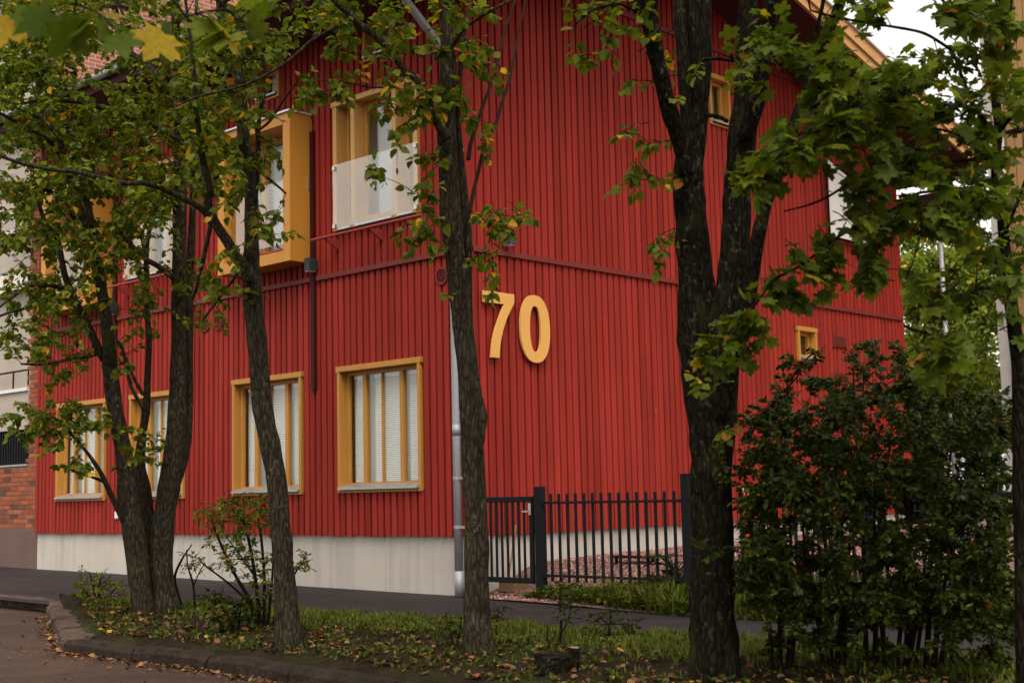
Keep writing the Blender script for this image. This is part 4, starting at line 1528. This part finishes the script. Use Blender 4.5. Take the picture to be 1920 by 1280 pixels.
T4.limb('branch', rows(D - .05, [(1380, 118, 7), (1372, 108, 7), (1366, 75, 6), (1380, 50, 5)], -.1), 6, .05)
T4.limb('branch', rows(D, [(1318, 112, 8), (1345, 110, 7), (1372, 114, 6)], .05), 6, .05)
T4.limb('branch', rows(D, [(1322, 216, 9), (1345, 218, 8), (1365, 228, 7)], .02), 6, .05)
T4.limb('branch', rows(D - .1, [(1240, 120, 9), (1236, 60, 8), (1230, 20, 8), (1233, -40, 7)], -.1), 6, .05)
T4.limb('branch', rows(D - .05, [(1226, 60, 8), (1190, 20, 7), (1150, 10, 6), (1110, 20, 5), (1080, 45, 4)], -.5), 6, .05)
fl = T4.fill
fl(1150, 40, 80, 45, 7.3, 8.2, 15, 8)
fl(1110, 110, 50, 28, 7.4, 8.0, 7, 7)
fl(1195, 165, 40, 30, 7.6, 8.0, 3, 7)
fl(1200, 262, 55, 22, 7.6, 8.0, 6, 7)
fl(1205, 345, 55, 30, 7.6, 8.0, 10, 8)
fl(1230, 445, 45, 35, 7.7, 8.0, 4, 7)
fl(1220, 490, 35, 20, 7.7, 8.0, 2, 7)
fl(1270, 130, 40, 60, 7.6, 8.0, 5, 7)
fl(1330, 700, 40, 40, 7.5, 7.75, 3, 7)
fl(1350, 800, 40, 60, 7.5, 7.75, 3, 7)
fl(1260, -340, 480, 250, 5.8, 9.6, 100, 10)
fl(1300, -820, 460, 260, 5.8, 9.4, 40, 10)
T4.finish()

# ------------------------------------------------------------------ maple at the edge of the picture
D = 6.9
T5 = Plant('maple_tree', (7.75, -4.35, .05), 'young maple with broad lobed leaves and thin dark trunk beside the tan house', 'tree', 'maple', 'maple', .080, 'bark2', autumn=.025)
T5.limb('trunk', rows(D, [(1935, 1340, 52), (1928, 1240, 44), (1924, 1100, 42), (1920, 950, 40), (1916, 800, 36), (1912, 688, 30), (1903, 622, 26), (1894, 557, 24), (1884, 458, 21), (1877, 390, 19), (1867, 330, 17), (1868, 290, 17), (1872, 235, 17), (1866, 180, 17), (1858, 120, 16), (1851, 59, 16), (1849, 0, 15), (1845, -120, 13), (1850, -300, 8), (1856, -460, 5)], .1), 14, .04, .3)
B = lambda pts, dD=0, D0=D, sides=8: T5.limb('branch', rows(D0, pts, dD), sides, .05)
B([(1871, 252, 9), (1848, 230, 9), (1825, 195, 8), (1812, 165, 7), (1795, 120, 6), (1785, 97, 6), (1760, 78, 6), (1730, 62, 6), (1690, 53, 6), (1644, 46, 5), (1575, 34, 5), (1520, 20, 4)], -.6)
B([(1867, 300, 8), (1844, 297, 7), (1790, 303, 6), (1730, 300, 6), (1670, 310, 6), (1640, 322, 5), (1598, 341, 5), (1550, 370, 5), (1510, 386, 4), (1470, 396, 3)], -.5)
B([(1867, 366, 8), (1835, 356, 7), (1798, 354, 7), (1760, 358, 6), (1720, 363, 6), (1700, 380, 6), (1657, 400, 6), (1598, 429, 6), (1566, 448, 6), (1501, 498, 5), (1452, 524, 5), (1425, 560, 4), (1396, 596, 4), (1370, 620, 3)], -.4)
B([(1852, 75, 7), (1835, 55, 7), (1812, 43, 6), (1790, 20, 6), (1766, 0, 5), (1720, -50, 4)], -.3)
B([(1868, 260, 7), (1892, 225, 7), (1925, 200, 6), (1960, 170, 5)], -.2)
B([(1868, 262, 8), (1890, 248, 8), (1925, 244, 7), (1980, 235, 6)], .2)
B([(1884, 440, 7), (1900, 400, 6), (1925, 330, 5)], -.1)
B([(1858, 130, 6), (1885, 60, 6), (1897, 0, 5), (1905, -80, 4)], .2)
B([(1860, 150, 6), (1800, 200, 5), (1720, 215, 5), (1640, 190, 4), (1560, 175, 3)], -.8)
B([(1868, 310, 6), (1790, 250, 5), (1700, 240, 5), (1600, 235, 4), (1520, 250, 4), (1440, 290, 3)], -.9)
B([(1895, 560, 7), (1850, 540, 6), (1800, 560, 5), (1760, 590, 4)], -.5)
B([(1720, 363, 4), (1728, 420, 3), (1715, 480, 3), (1700, 520, 2)], -.2)
B([(1616, 420, 4), (1618, 350, 3), (1620, 330, 2)], -.1)
fl = T5.fill
fl(1650, 225, 130, 95, 6.0, 7.0, 43, 9)
fl(1720, 150, 110, 60, 6.0, 7.0, 24, 9)
fl(1560, 150, 55, 65, 6.0, 6.8, 15, 8)
fl(1430, 100, 80, 80, 6.2, 6.9, 17, 8)
fl(1480, 290, 75, 55, 6.1, 6.7, 18, 8)
fl(1420, 330, 55, 55, 6.2, 6.7, 15, 8)
fl(1540, 235, 60, 50, 6.0, 6.8, 15, 8)
fl(1680, 330, 110, 45, 6.2, 6.9, 18, 8)
fl(1650, 410, 70, 45, 6.4, 6.9, 15, 8)
fl(1580, 500, 80, 50, 6.5, 6.9, 20, 8)
fl(1480, 540, 70, 40, 6.5, 6.9, 13, 8)
fl(1370, 640, 70, 50, 6.6, 6.9, 18, 8)
fl(1700, 430, 70, 40, 6.5, 7.0, 11, 8)
fl(1800, 420, 70, 70, 6.3, 7.0, 23, 8)
fl(1740, 540, 50, 40, 6.2, 6.9, 9, 8)
fl(1775, 670, 50, 60, 6.1, 6.8, 20, 8)
fl(1865, 200, 60, 140, 6.3, 7.3, 28, 8)
fl(1885, 440, 50, 120, 6.3, 7.3, 20, 8)
fl(1860, 20, 70, 45, 6.3, 7.2, 11, 8)
fl(1640, 10, 90, 25, 6.2, 7.0, 8, 8)
fl(1860, 60, 70, 70, 6.2, 7.3, 15, 8)
fl(1760, 30, 60, 35, 6.2, 7.2, 7, 8)
fl(1830, 300, 60, 70, 6.2, 7.2, 13, 8)
fl(1895, 620, 30, 60, 6.3, 7.0, 5, 7)
fl(1800, -260, 420, 220, 4.6, 8.2, 80, 9)
fl(1850, -700, 420, 260, 4.8, 8.2, 30, 9)
T5.finish()

# ------------------------------------------------------------------ bough of a street-side maple close to the camera
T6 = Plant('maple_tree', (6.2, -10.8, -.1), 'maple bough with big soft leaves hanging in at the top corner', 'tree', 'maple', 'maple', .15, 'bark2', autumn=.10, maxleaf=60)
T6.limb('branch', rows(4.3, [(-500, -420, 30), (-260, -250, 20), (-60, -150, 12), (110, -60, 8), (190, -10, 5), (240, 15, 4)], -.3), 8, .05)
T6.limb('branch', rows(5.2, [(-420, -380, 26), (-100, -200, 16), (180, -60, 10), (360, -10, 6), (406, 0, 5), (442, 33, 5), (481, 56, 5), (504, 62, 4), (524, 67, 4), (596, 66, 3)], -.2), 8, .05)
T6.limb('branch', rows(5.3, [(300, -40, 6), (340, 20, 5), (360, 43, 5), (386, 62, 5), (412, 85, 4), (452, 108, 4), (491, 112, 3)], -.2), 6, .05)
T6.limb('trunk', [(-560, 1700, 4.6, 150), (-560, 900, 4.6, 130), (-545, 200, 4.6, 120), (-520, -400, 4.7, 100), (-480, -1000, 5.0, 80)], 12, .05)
for p, dd, ln in (((165, 30), 3.75, 3), ((215, 55), 3.7, 2), ((110, 10), 3.8, 2), ((318, 50), 4.9, 2), ((400, 40), 5.0, 3), ((440, 55), 5.0, 3), ((470, 20), 5.1, 2), ((30, 20), 4.0, 2)):
    P = at(*p, dd)
    S = np.array(T6.skel)
    T6.spray(S[np.argmin(np.linalg.norm(S - P, axis=1))], P, ln + 1, .35)
T6.fill(-200, -560, 600, 300, 3.4, 6.4, 90, 9)
tb = np.array(T6.skel[-30])
for k_ in range(9):
    a_ = k_ * .7
    e_ = np.array([8.6 + 3.6 * math.cos(a_), -9.6 + 3.2 * math.sin(a_), 6.3 + 1.5 * (k_ % 3)])
    lp = smooth_path([(6.2, -10.8, 3.2 + .3 * k_), tuple((np.array([6.2, -10.8, 5.0]) + e_) / 2 + [0, 0, .5]), tuple(e_)], 6)
    MB().tube(lp, np.linspace(.09, .02, len(lp)), 8, jit=.05).build('branch', M['bark2'], T6.root, smooth=True)
    T6.skel += list(lp[4:])
c_ = rng.normal(0, 1, (330, 3))
c_ /= np.linalg.norm(c_, axis=1)[:, None]
c_ = np.array([8.6, -9.6, 7.9]) + c_ * (rng.random(330) ** .4)[:, None] * np.array([5.0, 4.2, 3.0])
for p_ in c_:
    S = np.array(T6.skel)
    T6.spray(S[np.argmin(np.linalg.norm(S - p_, axis=1))], p_, 9, .25)
T6.finish()


# ------------------------------------------------------------------ shrubs
def shrub(name, base_px, D, label, stems, fills, size, nleaf, pal='shrub', shape='small', mat='gloss_leaf', autumn=.02, maxleaf=300, wood='twig', group=None):
    s_ = Plant(name, at(base_px[0], base_px[1], D), label, 'shrub', shape, pal, size, wood, group, mat, autumn, maxleaf)
    for pts in stems:
        s_.limb('stem', rows(D, pts[0], pts[1]), 6, .05)
    for f_ in fills:
        s_.fill(*f_[:6], f_[6], nleaf, .1, spread=1.2)
    return s_.finish()


D = 8.15
st_ = []
for i, (x0, x1, y1, dd) in enumerate(((1450, 1395, 880, -.2), (1462, 1440, 790, .2), (1480, 1470, 760, .5), (1545, 1500, 860, -.4), (1560, 1560, 720, .3), (1570, 1620, 700, .6), (1585, 1540, 980, -.7),
                                      (1625, 1600, 690, .1), (1640, 1680, 690, .7), (1660, 1640, 900, -.6), (1680, 1720, 760, .2), (1700, 1690, 830, -.3), (1715, 1790, 760, .6), (1735, 1800, 860, -.4), (1750, 1840, 800, .3), (1760, 1870, 900, -.2),
                                      (1480, 1530, 900, .8), (1700, 1860, 1060, -.5), (1560, 1450, 1010, -.5))):
    y0 = 1262 + 14 * math.sin(i * 2.1)
    xm = (x0 + x1) / 2 + 14 * math.sin(i * 1.3)
    st_.append(([(x0, y0, 9 + 3 * (i % 3)), ((x0 * 2 + xm) / 3, y0 - 100, 9 + 2 * (i % 2)), (xm, (y0 + y1) / 2, 7), ((xm + x1 * 2) / 3, (y0 + 3 * y1) / 4, 5), (x1, y1, 3)], dd))
st_.append(([(1500, 700, 3), (1470, 735, 4), (1420, 790, 4), (1400, 850, 4)], .2))
st_.append(([(1470, 760, 5), (1490, 700, 4), (1525, 660, 3)], .3))
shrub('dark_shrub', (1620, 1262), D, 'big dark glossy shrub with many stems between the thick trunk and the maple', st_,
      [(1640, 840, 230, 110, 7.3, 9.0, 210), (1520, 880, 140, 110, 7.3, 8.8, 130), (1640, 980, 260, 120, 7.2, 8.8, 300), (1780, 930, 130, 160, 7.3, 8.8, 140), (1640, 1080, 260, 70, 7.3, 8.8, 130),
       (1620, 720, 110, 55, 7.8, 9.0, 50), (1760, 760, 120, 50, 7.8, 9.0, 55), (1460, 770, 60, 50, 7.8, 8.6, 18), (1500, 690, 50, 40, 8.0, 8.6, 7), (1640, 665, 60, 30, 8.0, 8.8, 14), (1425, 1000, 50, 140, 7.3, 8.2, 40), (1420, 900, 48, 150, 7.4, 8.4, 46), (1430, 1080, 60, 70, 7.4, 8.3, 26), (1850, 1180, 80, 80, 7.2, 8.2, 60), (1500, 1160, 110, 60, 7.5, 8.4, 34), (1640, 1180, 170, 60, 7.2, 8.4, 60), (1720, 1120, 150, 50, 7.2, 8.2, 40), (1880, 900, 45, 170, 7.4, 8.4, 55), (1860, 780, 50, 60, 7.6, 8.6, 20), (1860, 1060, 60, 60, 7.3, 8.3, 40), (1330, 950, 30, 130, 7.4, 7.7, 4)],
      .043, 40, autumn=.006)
D = 11.45
shrub('sparse_bush', (485, 1192), D, 'tall sparse bush with fine leaves next to the slender leaning trunk', [
    ([(486, 1195, 9), (470, 1130, 8), (440, 1075, 6), (410, 1010, 5), (392, 960, 3)], .2), ([(490, 1195, 8), (482, 1110, 7), (470, 1030, 6), (455, 970, 4), (440, 935, 2)], -.2), ([(494, 1195, 8), (496, 1100, 6), (490, 1010, 5), (480, 945, 3)], .3),
    ([(500, 1195, 7), (508, 1110, 5), (512, 1040, 4), (505, 960, 3)], .4), ([(502, 1195, 6), (525, 1130, 5), (550, 1080, 4), (572, 1045, 2)], .2), ([(470, 1130, 5), (425, 1090, 4), (385, 1060, 3), (372, 1045, 2)], -.2), ([(478, 1080, 4), (450, 1040, 3), (420, 1000, 2)], .1)],
    [(430, 970, 65, 38, 11.1, 11.8, 60), (480, 960, 40, 40, 11.2, 11.9, 34), (410, 1045, 50, 30, 11.1, 11.7, 26), (480, 1040, 40, 60, 11.2, 11.9, 40), (560, 1050, 22, 22, 11.4, 11.8, 9), (500, 1110, 30, 50, 11.3, 11.9, 16)], .040, 12, 'maple', mat='leaf', autumn=.06)
D = 11.3
shrub('low_bush', (440, 1190), D, 'low dense green bush at the foot of the sparse bush', [
    ([(440, 1192, 7), (430, 1160, 5), (410, 1125, 3), (400, 1105, 2)], .1), ([(445, 1192, 6), (450, 1150, 4), (455, 1115, 2)], -.1), ([(437, 1192, 6), (415, 1170, 4), (400, 1150, 2)], -.2), ([(448, 1192, 6), (470, 1160, 4), (485, 1140, 2)], .2)],
    [(440, 1155, 50, 38, 11.0, 11.6, 46), (405, 1120, 22, 22, 11.1, 11.5, 9)], .05, 11, 'shrub', mat='leaf', autumn=.01)
D = 14.9
shrub('small_shrub', (182, 1140), D, 'small yellowish shrub standing alone by the corner of the granite kerb', [
    ([(180, 1142, 5), (165, 1115, 4), (150, 1090, 2)], .1), ([(184, 1142, 5), (186, 1105, 4), (190, 1078, 2)], -.1), ([(188, 1142, 5), (205, 1115, 3), (225, 1095, 2)], .2), ([(182, 1142, 4), (175, 1100, 3), (168, 1075, 2)], .2)],
    [(180, 1105, 46, 24, 14.6, 15.2, 34), (220, 1105, 16, 12, 14.8, 15.2, 5), (150, 1075, 14, 12, 14.8, 15.1, 4)], .05, 9, 'linden', mat='leaf', autumn=.05)
D = 13.6
shrub('sapling', (345, 1125), D, 'bare looking sapling against the pale concrete base behind the three stemmed tree', [
    ([(344, 1145, 6), (333, 1110, 5), (328, 1080, 5), (340, 1050, 4), (360, 1020, 2)], .1), ([(366, 1140, 4), (362, 1095, 4), (352, 1060, 3), (350, 1030, 2)], .1), ([(362, 1100, 3), (375, 1070, 2), (385, 1055, 2)], 0)],
    [(362, 1060, 26, 26, 13.4, 13.8, 10)], .045, 8, 'linden', mat='leaf')
for (bx, by, D, lab, stems, fills) in (
    (1046, 1225, 9.5, 'thin sapling above the dark stump, nearest to the gate post', [([(1046, 1250, 9), (1048, 1210, 8), (1052, 1180, 6), (1050, 1130, 4), (1050, 1092, 2)], .1), ([(1050, 1190, 4), (1066, 1160, 3), (1072, 1125, 2)], 0), ([(1040, 1240, 4), (1028, 1205, 3), (1026, 1170, 2)], 0)],
     [(1050, 1130, 14, 45, 9.3, 9.7, 10), (1070, 1150, 18, 25, 9.3, 9.7, 7), (1030, 1190, 14, 26, 9.3, 9.7, 6)]),
    (1141, 1208, 10.1, 'dark stemmed sapling in the grass below the tall grass patch', [([(1141, 1222, 8), (1142, 1190, 7), (1144, 1170, 5), (1146, 1140, 3)], .1), ([(1143, 1175, 3), (1130, 1160, 2), (1120, 1150, 2)], 0)],
     [(1140, 1160, 26, 22, 9.9, 10.3, 14), (1100, 1170, 20, 24, 9.9, 10.3, 7)]),
    (1184, 1205, 10.1, 'wispy pale sapling beside the thick dark trunk', [([(1184, 1215, 4), (1184, 1190, 3), (1186, 1160, 2)], .1)],
     [(1186, 1165, 22, 20, 9.9, 10.3, 9)]),
    (845, 1205, 9.7, 'dark leafy seedling clump beside the foot of the corner trunk', [([(850, 1215, 6), (846, 1190, 4), (840, 1165, 2)], .1), ([(856, 1212, 5), (862, 1180, 4), (866, 1155, 2)], .1)],
     [(846, 1180, 30, 30, 9.6, 10.0, 18)]),
    (930, 1165, 10.6, 'short seedling showing past the corner trunk on the sidewalk side', [([(930, 1180, 4), (932, 1160, 3), (936, 1140, 2)], .0)],
     [(934, 1155, 20, 18, 10.5, 10.8, 8)]),
):
    shrub('seedling', (bx, by), D, lab, stems, fills, .038, 8, 'shrub', mat='leaf', autumn=.04, group='seedlings in the verge')

# broad-leaved plant behind the fence
ho = thing('hosta_plant', (2.62, .25, .15), 'dark hosta plant with broad drooping leaves behind the fence', 'plant')
hv, ht = leaf_oval()
hme = tri_mesh('leaf', np.vstack([hv * [1, 1.1, 1]]), ht, M['gloss_leaf'], np.repeat(np.array([[.030, .068, .020]]), len(hv), 0), True)
for i in range(30):
    a = i * 2.4
    o = link('leaf', hme, ho)
    up = .1 + .30 * ((i * 7) % 5) / 5
    dv = np.array([math.cos(a), math.sin(a), .35 - 1.1 * ((i * 3) % 5) / 5])
    x = dv / np.linalg.norm(dv)
    y = np.cross([0, 0, 1.], x)
    y /= np.linalg.norm(y)
    z = np.cross(x, y)
    s_ = .19 + .08 * ((i * 5) % 3) / 3
    p0 = np.array([2.62, .25, .14 + up]) + .13 * np.array([math.cos(a), math.sin(a), 0])
    m = Matrix.Identity(4)
    for r_ in range(3):
        m[r_][0], m[r_][1], m[r_][2], m[r_][3] = x[r_] * s_, y[r_] * s_, z[r_] * s_, p0[r_]
    o.matrix_basis = m
    MB().tube(smooth_path([(2.62, .25, .08), (2.62 + .04 * math.cos(a), .25 + .04 * math.sin(a), .1 + up * .8), tuple(p0)], 3), .007, 5).build('stalk', M['twig'], ho)

# stump
sp = at(1040, 1268, 8.45)
stump = thing('tree_stump', (float(sp[0]), float(sp[1]), 0), 'dark rotten stump with sawn shoots under the thin sapling', 'stump')
for i, (dx, dy, h_, r_) in enumerate(((0, 0, .14, .10), (.10, .07, .20, .035), (-.11, .02, .15, .06), (.03, -.09, .11, .07))):
    x, y = sp[0] + dx, sp[1] + dy
    b = MB().tube([(x, y, -.05), (x, y, .05), (x + .01, y, h_)], [r_ * 1.35, r_ * 1.1, r_], 10, jit=.12, seed=i).build('shoot', M['bark2'], stump)
    MB().tube([(x + .01, y, h_ - .003), (x + .01, y, h_ + .004)], [r_ * .9, r_ * .86], 10, jit=.08, seed=i).build('cut_face', M['cutwood'] if i == 1 else M['bark2'], stump)


# ------------------------------------------------------------------ grass
def grass(name, x, y, z, h, lean, cols, wdt=.006):
    n_ = len(x)
    a = rng.random(n_) * 6.283
    dx, dy = np.cos(a), np.sin(a)
    wx, wy = -dy * wdt * rng.uniform(.6, 1.3, n_), dx * wdt * rng.uniform(.6, 1.3, n_)
    b = np.stack([x, y, z], -1)
    V = np.zeros((n_, 5, 3))
    k1 = lean * h * .35
    k2 = lean * h
    V[:, 0] = b + np.stack([wx, wy, 0 * x], -1)
    V[:, 1] = b - np.stack([wx, wy, 0 * x], -1)
    m1 = b + np.stack([dx * k1, dy * k1, h * .6], -1)
    V[:, 2] = m1 + np.stack([wx, wy, 0 * x], -1) * .75
    V[:, 3] = m1 - np.stack([wx, wy, 0 * x], -1) * .75
    V[:, 4] = b + np.stack([dx * k2, dy * k2, h * (1 - .28 * lean)], -1)
    T = np.array([[0, 1, 3], [0, 3, 2], [2, 3, 4]])[None] + 5 * np.arange(n_)[:, None, None]
    link(name, tri_mesh(name, V.reshape(-1, 3), T.reshape(-1, 3), M['grass'], np.repeat(cols, 5, 0)), None, 'stuff')


GP = np.array([(.085, .120, .007), (.115, .150, .009), (.062, .093, .007), (.145, .160, .014), (.16, .135, .026), (.05, .07, .007)])
n = 150000
x = -3.9 + 13.5 * rng.random(n)
t = rng.random(n)
y = front_edge(x) + .22 + (back_edge(x) + .03 - front_edge(x) - .22) * t
dens = np.clip((t - .36) * 2.2, .04, 1) * np.clip(1.0 + .9 * wob(x, y, 2.3, .5), .1, 1) * np.where(x < 1.9, .65 + .35 * (wob(x, y, 3.1) > .1), 1.0) * np.where(x > 6.0, .45, 1)
k = rng.random(n) < dens
x, y, t = x[k], y[k], t[k]
grass('grass', x, y, verge_z(x, y), rng.uniform(.02, .085, len(x)) * (.55 + .55 * t) * np.clip(.9 + .7 * wob(x, y, 4.3, 1), .35, 1.7), rng.uniform(.1, .9, len(x)), GP[rng.integers(0, 6, len(x))] * rng.uniform(.7, 1.1, (len(x), 1)))
# rough grass along the fence
n = 16000
x = .75 + 6.5 * rng.random(n) ** .9
e0 = np.interp(x, [.7, 1.05, 3.4, 8], [-.05, -.12, -.68, -.75])
t = rng.random(n)
e1 = np.interp(x, [.7, 1.5, 2.0, 3, 8], [.0, -.02, .2, .45, .5])
y = e0 + (e1 - e0) * t + .03 * wob(x, x * 0, 5)
k = rng.random(n) < np.clip(.30 + (x - .8) * .35, 0, .8) * np.clip(.75 + .6 * wob(x, y, 6, 2), .15, 1)
x, y = x[k], y[k]
hh = rng.uniform(.05, .12, len(x)) * (1 + 1.9 * np.clip((x - 1.5) / .7, 0, 1)) * (1 + .4 * wob(x, y, 4))
grass('tall_grass', x, y, yard_z(x, y) - .01, np.clip(hh, .04, .4), rng.uniform(.3, 1.8, len(x)), GP[rng.integers(0, 6, len(x))] * rng.uniform(.4, 1.0, (len(x), 1)), .007)

# ------------------------------------------------------------------ fallen leaves
LP = np.array([(.24, .075, .020), (.28, .12, .020), (.18, .055, .018), (.38, .22, .03), (.22, .10, .045), (.11, .040, .016), (.25, .14, .06), (.08, .032, .014)])


def fallen_xy(n_):
    x_ = -3.4 + 12.5 * rng.random(n_) ** .85
    m_ = rng.random(n_)
    f_ = front_edge(x_)
    y_ = np.where(m_ < .36, f_ - .09 - np.abs(rng.normal(0, .09, n_)), np.where(m_ < .93, f_ + .22 + np.abs(rng.normal(0, .75, n_)), f_ - .3 - 3.5 * rng.random(n_)))
    y_ = np.minimum(y_, back_edge(x_) - .02 + .8 * (rng.random(n_) < .04))
    z_l = np.where(y_ < f_ - .09, gz(x_) - .11 + .008, np.where(y_ > back_edge(x_), gz(x_) + .012, verge_z(x_, y_) + .012))
    return x_, y_, z_l


_fm = {}
for shp in ('maple', 'oval'):
    v, t_ = SHAPES[shp]
    v = v.copy()
    v[:, 2] = v[:, 2] * 1.4 + .05 * np.sin(7 * v[:, 0] + 5 * v[:, 1])
    SHAPES['fallen_' + shp] = (v, t_)
    for i in range(len(LP)):
        _fm[shp, i] = tri_mesh('fallen_leaf', v, t_, M['litter'], np.repeat(LP[i:i + 1], len(v), 0))
street = bpy.data.objects['street']
fx, fy, fz = fallen_xy(160)
for i in range(len(fx)):
    shp = 'maple' if rng.random() < .55 else 'oval'
    o = link('fallen_leaf', _fm[shp, int(rng.integers(0, len(LP)))], street if fy[i] < front_edge(fx[i]) - .09 else verge)
    s_ = float(rng.uniform(.042, .088))
    o.location = (fx[i], fy[i], fz[i] + .012)
    o.rotation_euler = (float(rng.normal(0, .35)), float(rng.normal(0, .35)), float(rng.random() * 6.28))
    o.scale = (s_, s_, s_)
fx, fy, fz = fallen_xy(3000)
P = np.stack([fx, fy, fz + .006], -1)
a = rng.random(len(fx)) * 6.28
V, T, C = place('fallen_oval', P, np.stack([np.cos(a), np.sin(a), rng.normal(0, .25, len(a))], -1), np.array([0, 0, 1.]) + rng.normal(0, .35, (len(a), 3)), rng.uniform(.02, .055, len(a)), LP[rng.integers(0, len(LP), len(a))] * rng.uniform(.35, .9, (len(a), 1)))
link('leaf_litter', tri_mesh('leaf_litter', V, T, M['litter'], C), None, 'stuff')
# broad weeds at the edge of the rough grass
n = 260
x = 1.0 + 2.4 * rng.random(n) ** 1.2
y = np.interp(x, [.7, 1.05, 3.4, 8], [-.05, -.12, -.68, -.75]) + .28 * rng.random(n)
P = np.repeat(np.stack([x, y, yard_z(x, y) + .03 + .08 * rng.random(n)], -1), 4, 0)
a = rng.random(len(P)) * 6.28
V, T, C = place('oval', P, np.stack([np.cos(a), np.sin(a), rng.uniform(-.2, .8, len(a))], -1), np.array([0, 0, 1.]) + rng.normal(0, .4, (len(a), 3)), rng.uniform(.04, .09, len(a)), GP[rng.integers(0, 6, len(a))] * rng.uniform(.5, 1.1, (len(a), 1)))
link('weeds', tri_mesh('weeds', V, T, M['grass'], C), None, 'stuff')
# small ground weeds among the litter
n = 900
x = -3 + 11 * rng.random(n)
y = front_edge(x) + .25 + rng.random(n) ** 1.3 * 1.6
y = np.minimum(y, back_edge(x) - .05)
P = np.repeat(np.stack([x, y, verge_z(x, y) + .01], -1), 4, 0)
a = rng.random(len(P)) * 6.28
V, T, C = place('small', P, np.stack([np.cos(a), np.sin(a), rng.uniform(.2, 1.2, len(a))], -1), np.array([0, 0, 1.]) + rng.normal(0, .4, (len(a), 3)), rng.uniform(.02, .06, len(a)), GP[rng.integers(0, 6, len(a))] * rng.uniform(.4, .9, (len(a), 1)))
link('weeds', tri_mesh('weeds', V, T, M['grass'], C), None, 'stuff')


# ------------------------------------------------------------------ trees far behind the house
def far_tree(px, py, D, w_, h_, lab, n_, tint):
    c = at(px, py, D)
    base = np.array([c[0], c[1], .3])
    root = thing('garden_tree', tuple(base), lab, 'tree', 'trees behind the house')
    top = c[2] + h_ * .4
    MB().tube(smooth_path([base, base + [.1, 0, (top - .3) * .5], [c[0], c[1], top]], 4), np.linspace(.2, .03, 9), 8, jit=.05).build('trunk', M['bark1'], root, smooth=True)
    for i in range(9):
        a = i * 2.4
        z0_ = .3 + (top - .3) * (.25 + .07 * i)
        e = np.array([c[0] + math.cos(a) * w_ * .7, c[1] + math.sin(a) * w_ * .7, z0_ + .22 * h_])
        MB().tube(smooth_path([(c[0], c[1], z0_), ((c[0] + e[0]) / 2, (c[1] + e[1]) / 2, z0_ + .05 * h_), tuple(e)], 3), np.linspace(.07, .015, 7), 5).build('branch', M['bark1'], root)
    m_ = 46
    cl = rng.normal(0, 1, (m_, 3))
    cl /= np.linalg.norm(cl, axis=1)[:, None]
    cl = c + cl * (rng.random(m_) ** .45)[:, None] * np.array([w_, w_, h_])
    which = rng.integers(0, m_, n_)
    rad = rng.uniform(.12, .26, m_) * (w_ + h_) / 2
    off = rng.normal(0, 1, (n_, 3))
    off /= np.linalg.norm(off, axis=1)[:, None]
    P_ = cl[which] + off * (rad[which] * rng.random(n_) ** .5)[:, None]
    P_ = P_[P_[:, 2] > .5]
    q = len(P_)
    d_ = rng.normal(0, 1, (q, 3)) + [0, 0, -.5]
    ci = rng.integers(0, 6, q)
    ci = np.where(rng.random(q) < .05, 6, ci)
    V_, T_, C_ = place('small', P_, d_, np.array([0, 0, 1.]) + rng.normal(0, .5, (q, 3)), rng.uniform(.11, .2, q), PAL['far'][ci] * tint * rng.uniform(.8, 1.2, (q, 1)))
    link('crown', tri_mesh('crown', V_, T_, M['leaf'], C_), root, 'stuff')


far_tree(1740, 600, 36, 2.1, 3.4, 'yellow green garden tree right behind the far edge of the red house', 16000, 1.7)
far_tree(1835, 560, 40, 2.4, 3.8, 'taller green garden tree next to the tan house', 16000, 1.4)
far_tree(1715, 760, 42, 2.6, 2.4, 'low dark green garden tree behind the red house', 9000, .8)
far_tree(1810, 800, 46, 3.4, 2.6, 'broad hazy green tree farthest behind the yard', 10000, .8)
